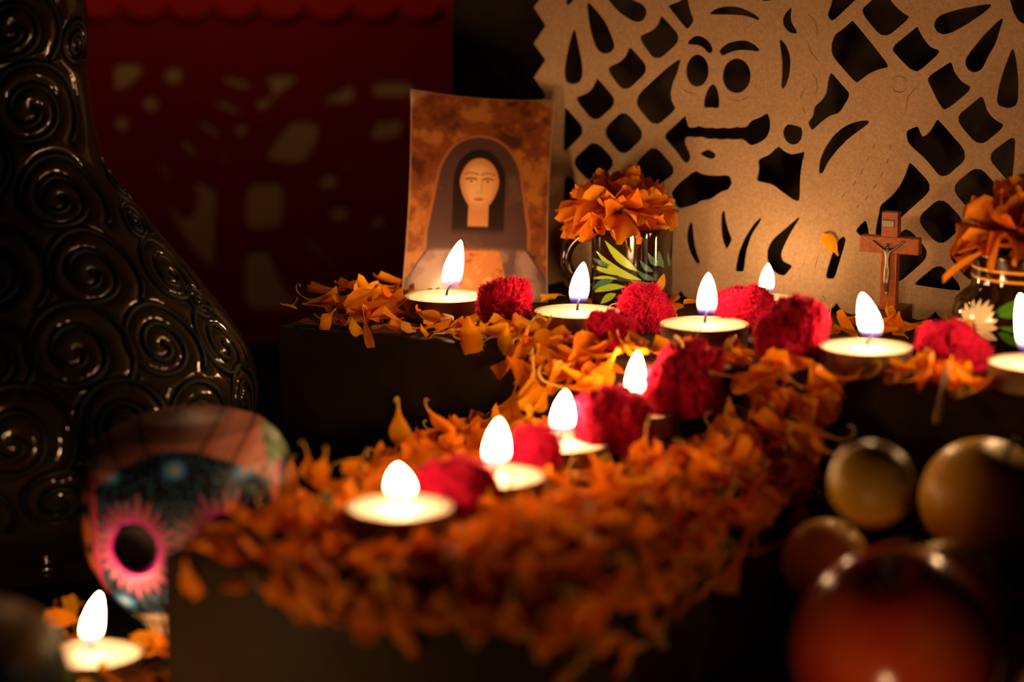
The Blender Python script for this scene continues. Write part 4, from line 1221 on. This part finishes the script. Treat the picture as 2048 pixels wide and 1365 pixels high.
# ------------------------------------------------------------------ painted skulls
def skull(loc, scale, rotz, roll, label, nx, nz_, pal, seed):
    hw = np.array([(0,0.0),(4,40),(12,92),(34,150),(60,178),(85,192),(135,207),(185,214),(235,216),(285,206),(335,182),(375,152),(392,136),(400,124),(425,108),(448,84),(462,58),(468,20),(470,0.0)], dtype=float)
    S = 0.000204
    tt = np.concatenate([[0], np.cumsum(np.hypot(np.diff(hw[:, 0]), np.diff(hw[:, 1])))])
    tq = np.linspace(0, tt[-1], nz_)
    yy = np.interp(tq, tt, hw[:, 0]); ww = np.interp(tq, tt, hw[:, 1])
    for _ in range(6):
        ww[1:-1] = (ww[:-2] + 2 * ww[1:-1] + ww[2:]) / 4
        yy[1:-1] = (yy[:-2] + 2 * yy[1:-1] + yy[2:]) / 4
    nb = nx // 5
    ang = np.concatenate([np.linspace(-math.pi, 0, nx), np.linspace(0, math.pi, nb + 2)[1:-1]])
    Wd = np.repeat(ww, len(ang)); Yd = np.repeat(yy, len(ang)); An = np.tile(ang, nz_)
    X = Wd * np.cos(An)
    back = np.sin(An) > 0
    low = np.clip((Yd - 300) / 150, 0, 1)
    D = np.where(back, 1.08 - 0.45 * low, 0.92)
    Yv = Wd * np.sin(An) * D
    Yv = Yv + np.where(back, 0, 1) * 18 * np.exp(-((Yd - 130) / 60) ** 2) * 0
    px = X + 395.0; py = Yd + 815.0
    front = An < 0.02
    eyes = [(304.0, 1040.0), (468.0, 1034.0)]
    # colours
    n = len(px)
    C = np.tile(np.array([pal['base']]), (n, 1))
    r = np.random.default_rng(seed)
    g = 15.0
    jx, jy = r.random((80, 80)), r.random((80, 80))
    gi, gj = np.floor(px / g).astype(int) % 80, np.floor(py / g).astype(int) % 80
    ddx = px % g - (2.8 + 9 * jx[gi, gj]); ddy = py % g - (2.8 + 9 * jy[gi, gj])
    C = blend(C, smooth01(3.6, 2.0, np.hypot(ddx, ddy * 0.8)) * front * (0.45 + 0.55 * jx[gj, gi]), pal['dot'])
    for (fx, fy, s) in [(262, 905, 1.0), (388, 893, 1.15), (514, 910, 1.0), (266, 1160, 1.0), (524, 1160, 1.0)]:
        q = np.hypot((px - fx) / (24 * s), (py - fy) / (19 * s))
        C = blend(C, smooth01(1.05, 0.92, q) * front, (0.035, 0.11, 0.28))
        C = blend(C, smooth01(0.78, 0.6, q) * front, pal['blue'])
        C = blend(C, smooth01(0.30, 0.22, q) * front, (0.75, 0.50, 0.30))
    for (ex, ey) in eyes:
        dx, dy = px - ex, (py - ey) * 0.9
        q = np.hypot(dx, dy); a = np.arctan2(dy, dx)
        NP = 25
        pa = a * NP / (2 * math.pi) + 0.12 * np.sin(a * 3 + 1) + (q - 44) * 0.004 + 50
        pid = np.floor(pa).astype(int) % NP
        ph = pa % 1.0 - 0.5
        ro = (80 + 20 * r.random(NP))[pid]
        prof = 0.50 * np.clip(1 - (np.clip(q - 44, 0, None) / (ro - 44)) ** 1.35, 0, 1)
        mk = smooth01(0.05, -0.04, np.abs(ph) - prof) * (q < ro)
        tone = r.random(NP)[pid]
        C = blend(C, mk * front, pal['ring'])
        C = blend(C, mk * front * (tone > 0.5) * 0.8, pal['ring2'])
        C = blend(C, mk * smooth01(0.20, 0.05, np.abs(ph)) * 0.4 * front, (0.50, 0.17, 0.15))
        C = blend(C, smooth01(56, 49, q) * front, pal['rim'])
        C = blend(C, smooth01(44, 42, q) * front, (0.004, 0.001, 0.002))
    # crown of petals above the forehead
    arc = 862 + 0.0030 * (px - 385) ** 2 * np.where(px > 385, 0.80, 1.0)
    crown = smooth01(3, -3, py - arc)
    C = blend(C, crown, pal['crown'])
    st = np.sin(px * 0.085 + (py - 830) * 0.06 * np.sign(px - 390))
    C = blend(C, crown * smooth01(0.93, 0.99, st), pal['base'])
    C = blend(C, crown * smooth01(0.3, 0.9, -st) * 0.6, pal['crown2'])
    leaf = smooth01(548, 556, px + (py - 880) * -0.25) * smooth01(3, -3, py - (arc + 30))
    C = blend(C, leaf, pal['leaf'])
    C = blend(C, leaf * smooth01(0.7, 0.95, np.sin(px * 0.22 - py * 0.18)), pal['leaf2'])
    leaf = smooth01(236, 226, px) * smooth01(910, 900, py)
    C = blend(C, leaf, pal['leaf'])
    # side bands
    for sgn, xc in ((1, 222.0), (-1, 568.0)):
        bx = xc + sgn * (12 * np.cos((py - 1030) / 130.0) - 14 + 26 * np.clip((py - 1120) / 90, 0, 1))
        outm = (px < bx) if sgn > 0 else (px > bx)
        reg = outm * smooth01(905, 915, py) * smooth01(1205, 1195, py)
        C = blend(C, reg, pal['base'])
        ox = np.abs(px - bx)
        for (a_, b_, w_, h_) in [(20,950,9,24), (36,962,7,24), (18,1022,10,30), (38,1030,9,29), (15,1092,8,27), (32,1086,8,27), (22,1150,6,26), (40,1140,5,20)]:
            q = np.hypot((ox - a_) / w_, (py - b_) / h_)
            C = blend(C, reg * smooth01(1.08, 0.95, q), pal['wing'])
            C = blend(C, reg * smooth01(0.6, 0.3, q) * 0.6, pal['wing2'])
        C = blend(C, smooth01(9, 7, np.abs(px - bx - sgn * 3)) * smooth01(905, 915, py) * smooth01(1207, 1200, py), pal['band'])
    # teeth
    half = np.abs(px - 395)
    topy = 1184 + 10 * smooth01(60, 120, half)
    teeth = smooth01(-2, 2, py - topy) * smooth01(122, 119, half - (1190 - py) * 0.0) * front
    C = blend(C, teeth, (0.80, 0.60, 0.36))
    mid = 1222 - 28 * (half / 120) ** 2
    C = blend(C, teeth * smooth01(3.6, 2.2, np.abs(py - mid)), (0.012, 0.008, 0.006))
    for k_ in (0, 22, 44, 62, 77, 90, 100, 108, 114):
        C = blend(C, teeth * smooth01(2.6, 1.6, np.abs(half - k_)), (0.03, 0.018, 0.012))
    C = blend(C, smooth01(1206, 1212, py) * (half > 122), pal['base'])
    # nose
    q = np.hypot((half - 12) / 9, (py - 1118) / 22)
    C = blend(C, smooth01(1.1, 0.95, q) * front, (0.005, 0.002, 0.002))
    # relief: eye sockets and nose pushed in
    for (ex, ey) in eyes:
        q = np.hypot(px - ex, (py - ey) * 0.9)
        Yv = Yv + front * 85 * smooth01(48, 30, q)
    Yv = Yv + front * 26 * smooth01(1.1, 0.7, np.hypot((half - 12) / 9, (py - 1118) / 22))
    V3 = np.stack([X * S * scale, Yv * S * scale, (1283.0 - py) * S * scale], axis=1)
    e = empty('painted_skull', loc, (0, roll, rotz))
    tag(e, label, 'skull', 'painted clay skulls')
    me = bpy.data.meshes.new('skull_shell')
    me.from_pydata(V3.tolist(), [], grid_faces(nz_, len(ang), True))
    vcolor(me, C)
    obj('skull_shell', me, e, M['skull_paint'])
    for (ex, ey) in eyes:
        o = obj('eye_socket', lathe('eye_socket', [(0.0088 * scale, 0.0), (0.0082 * scale, 0.004 * scale), (0.006 * scale, 0.008 * scale), (0.0002, 0.010 * scale)], 24, cap=False), e, M['socket'])
        o.rotation_euler = (-math.pi / 2, 0, 0)
        wz = np.interp(ey - 815, hw[:, 0], hw[:, 1]); xx = ex - 395
        o.location = (xx * S * scale, (-math.sqrt(max(1, wz ** 2 - xx ** 2)) * 0.92 + 8) * S * scale, (1283 - ey) * S * scale)
    jw = obj('jaw_base', lathe('jaw_base', [(0.0002, 0.0), (0.014 * scale, 0.0), (0.017 * scale, 0.003 * scale), (0.015 * scale, 0.007 * scale), (0.0002, 0.008 * scale)], 24, cap=False), e, M['socket'])
    jw.location = (0, 0.012 * scale, 0)
    return e
PALA = dict(base=(0.008, 0.008, 0.012), dot=(0.08, 0.24, 0.48), blue=(0.14, 0.42, 0.80), ring=(0.52, 0.070, 0.20), ring2=(0.56, 0.12, 0.20), rim=(0.60, 0.02, 0.32), crown=(0.58, 0.20, 0.14), crown2=(0.66, 0.28, 0.22),
            leaf=(0.07, 0.15, 0.05), leaf2=(0.20, 0.30, 0.14), wing=(0.58, 0.14, 0.02), wing2=(0.62, 0.20, 0.04), band=(0.48, 0.06, 0.12))
PALB = dict(base=(0.012, 0.014, 0.022), dot=(0.10, 0.18, 0.06), blue=(0.10, 0.22, 0.45), ring=(0.62, 0.03, 0.06), ring2=(0.52, 0.04, 0.12), rim=(0.60, 0.02, 0.08), crown=(0.36, 0.19, 0.06), crown2=(0.44, 0.25, 0.10),
            leaf=(0.20, 0.18, 0.06), leaf2=(0.30, 0.30, 0.10), wing=(0.20, 0.32, 0.07), wing2=(0.34, 0.42, 0.10), band=(0.03, 0.09, 0.20))
SP_ = at(404, 1260, 0.893)
skull((SP_.x, SP_.y, 0.0005), 0.975, 0.04, -0.05, 'black painted clay skull with pink petal eyes and blue dots, left of the lower step', 380, 330, PALA, 4)
S2P = at(-70, 1400, 0.705)
skull((S2P.x, S2P.y, 0.0005), 0.765, 0.10, 0.0, 'dark blurred painted skull cut off at the lower left corner', 150, 130, PALB, 9)

# ------------------------------------------------------------------ fruit at the lower right
def fruit(px, py, rpx, d, mname, label, fname, squash=0.94, dent=0.12, rot=(0.2, 0.3, 0), crown=False):
    P = at(px, py, d)
    R_ = rpx * d / FPX
    e = empty(fname, P, rot)
    tag(e, label, 'fruit', 'fruit beside the lower step')
    prof = []
    n = 22
    for i in range(n):
        t = math.pi * i / (n - 1)
        r = math.sin(t) * (1 + 0.05 * math.cos(t))
        z = -math.cos(t) * squash
        z -= dent * math.exp(-(r / 0.28) ** 2) * (1 if z > 0 else -0.8)
        prof.append((max(1e-5, r) * R_, z * R_))
    vs2 = lathe('skin', prof, 40, cap=False)
    rr = random.Random(int(px))
    of = Vector((rr.uniform(0, 9), rr.uniform(0, 9), 0))
    for v in vs2.vertices:
        v.co *= 1 + 0.03 * noise.noise(v.co / R_ * 1.4 + of)
    obj('skin', vs2, e, M[mname])
    st = obj('stem', tube('stem', [(0, 0, R_ * (squash - dent - 0.08)), (0.0006, 0, R_ * (squash - dent + 0.10)), (0.0016, 0.0004, R_ * (squash - dent + 0.26))], [R_ * 0.05, R_ * 0.04, R_ * 0.055], 7), e, M['stem'])
    if crown:
        for k in range(5):
            a = 2 * math.pi * k / 5
            o = obj('sepal', mesh('sepal', [(0, -0.10 * R_, 0), (0.26 * R_, 0, 0.07 * R_), (0, 0.10 * R_, 0), (0.08 * R_, 0, 0.035 * R_)], [(0, 1, 3), (1, 2, 3)]), e, M['stem'])
            o.location = (0.02 * R_ * math.cos(a), 0.02 * R_ * math.sin(a), -R_ * (squash - dent * 0.8) - 0.012 * R_)
            o.rotation_euler = (math.pi, 0, a)
    return e
fruit(1792, 1292, 214, 0.765, 'apple', 'large glossy red apple in front of the yellow fruit', 'red_apple', 0.92, 0.16, (0.35, -0.2, 0))
fruit(1745, 968, 86, 0.781, 'guava', 'small round yellow fruit with a dark crown, topmost of the pile', 'yellow_fruit', 0.98, 0.06, (1.25, 0.0, 0.55), True)
fruit(1652, 1122, 88, 0.835, 'guava', 'small yellow fruit peeking out left behind the red apple', 'yellow_fruit', 0.98, 0.05, (0.2, 0.5, 0))
fruit(1968, 998, 128, 0.835, 'guava', 'big yellow fruit high at the right edge behind the pile', 'yellow_fruit', 0.96, 0.07, (0.3, 0.3, 0))
fruit(1905, 1195, 118, 0.800, 'guava', 'yellow fruit wedged between the apple and the big one behind', 'yellow_fruit', 0.96, 0.07, (0.3, 0.4, 0))
fruit(2064, 1372, 100, 0.785, 'guava', 'yellow fruit at the right edge beside the red apple', 'yellow_fruit', 0.97, 0.06, (0.3, 0.4, 0))
fruit(2100, 1478, 130, 0.725, 'apple', 'red apple cut off by the lower right corner', 'red_apple', 0.92, 0.16, (0.3, 0.2, 0))
fruit(1640, 1300, 82, 0.838, 'dark_fruit', 'glossy dark fruit peeking out left behind the red apple', 'dark_fruit', 0.95, 0.05, (0.3, 0.2, 0))
fruit(1800, 1190, 120, 0.88, 'guava', 'yellow fruit lying behind the red apple under the topmost one', 'yellow_fruit', 0.97, 0.05, (0.3, 0.1, 0))
bw = empty('clay_bowl', uv(-0.217, 0.797, 0.0004))
tag(bw, 'low dark glazed bowl under the yellow fruit, behind the red apple', 'bowl')
obj('bowl_wall', lathe('bowl_wall', [(0.0001, 0.002), (0.020, 0.002), (0.028, 0.006), (0.036, 0.016), (0.0395, 0.025), (0.0400, 0.0262), (0.0380, 0.0262), (0.034, 0.017), (0.026, 0.0085), (0.0001, 0.006)], 56, cap=False), bw, M['glaze'])
obj('foot_ring', lathe('foot_ring', [(0.017, 0.0), (0.020, 0.0), (0.0205, 0.0035), (0.0165, 0.0035)], 40, cap=False), bw, M['glaze'])
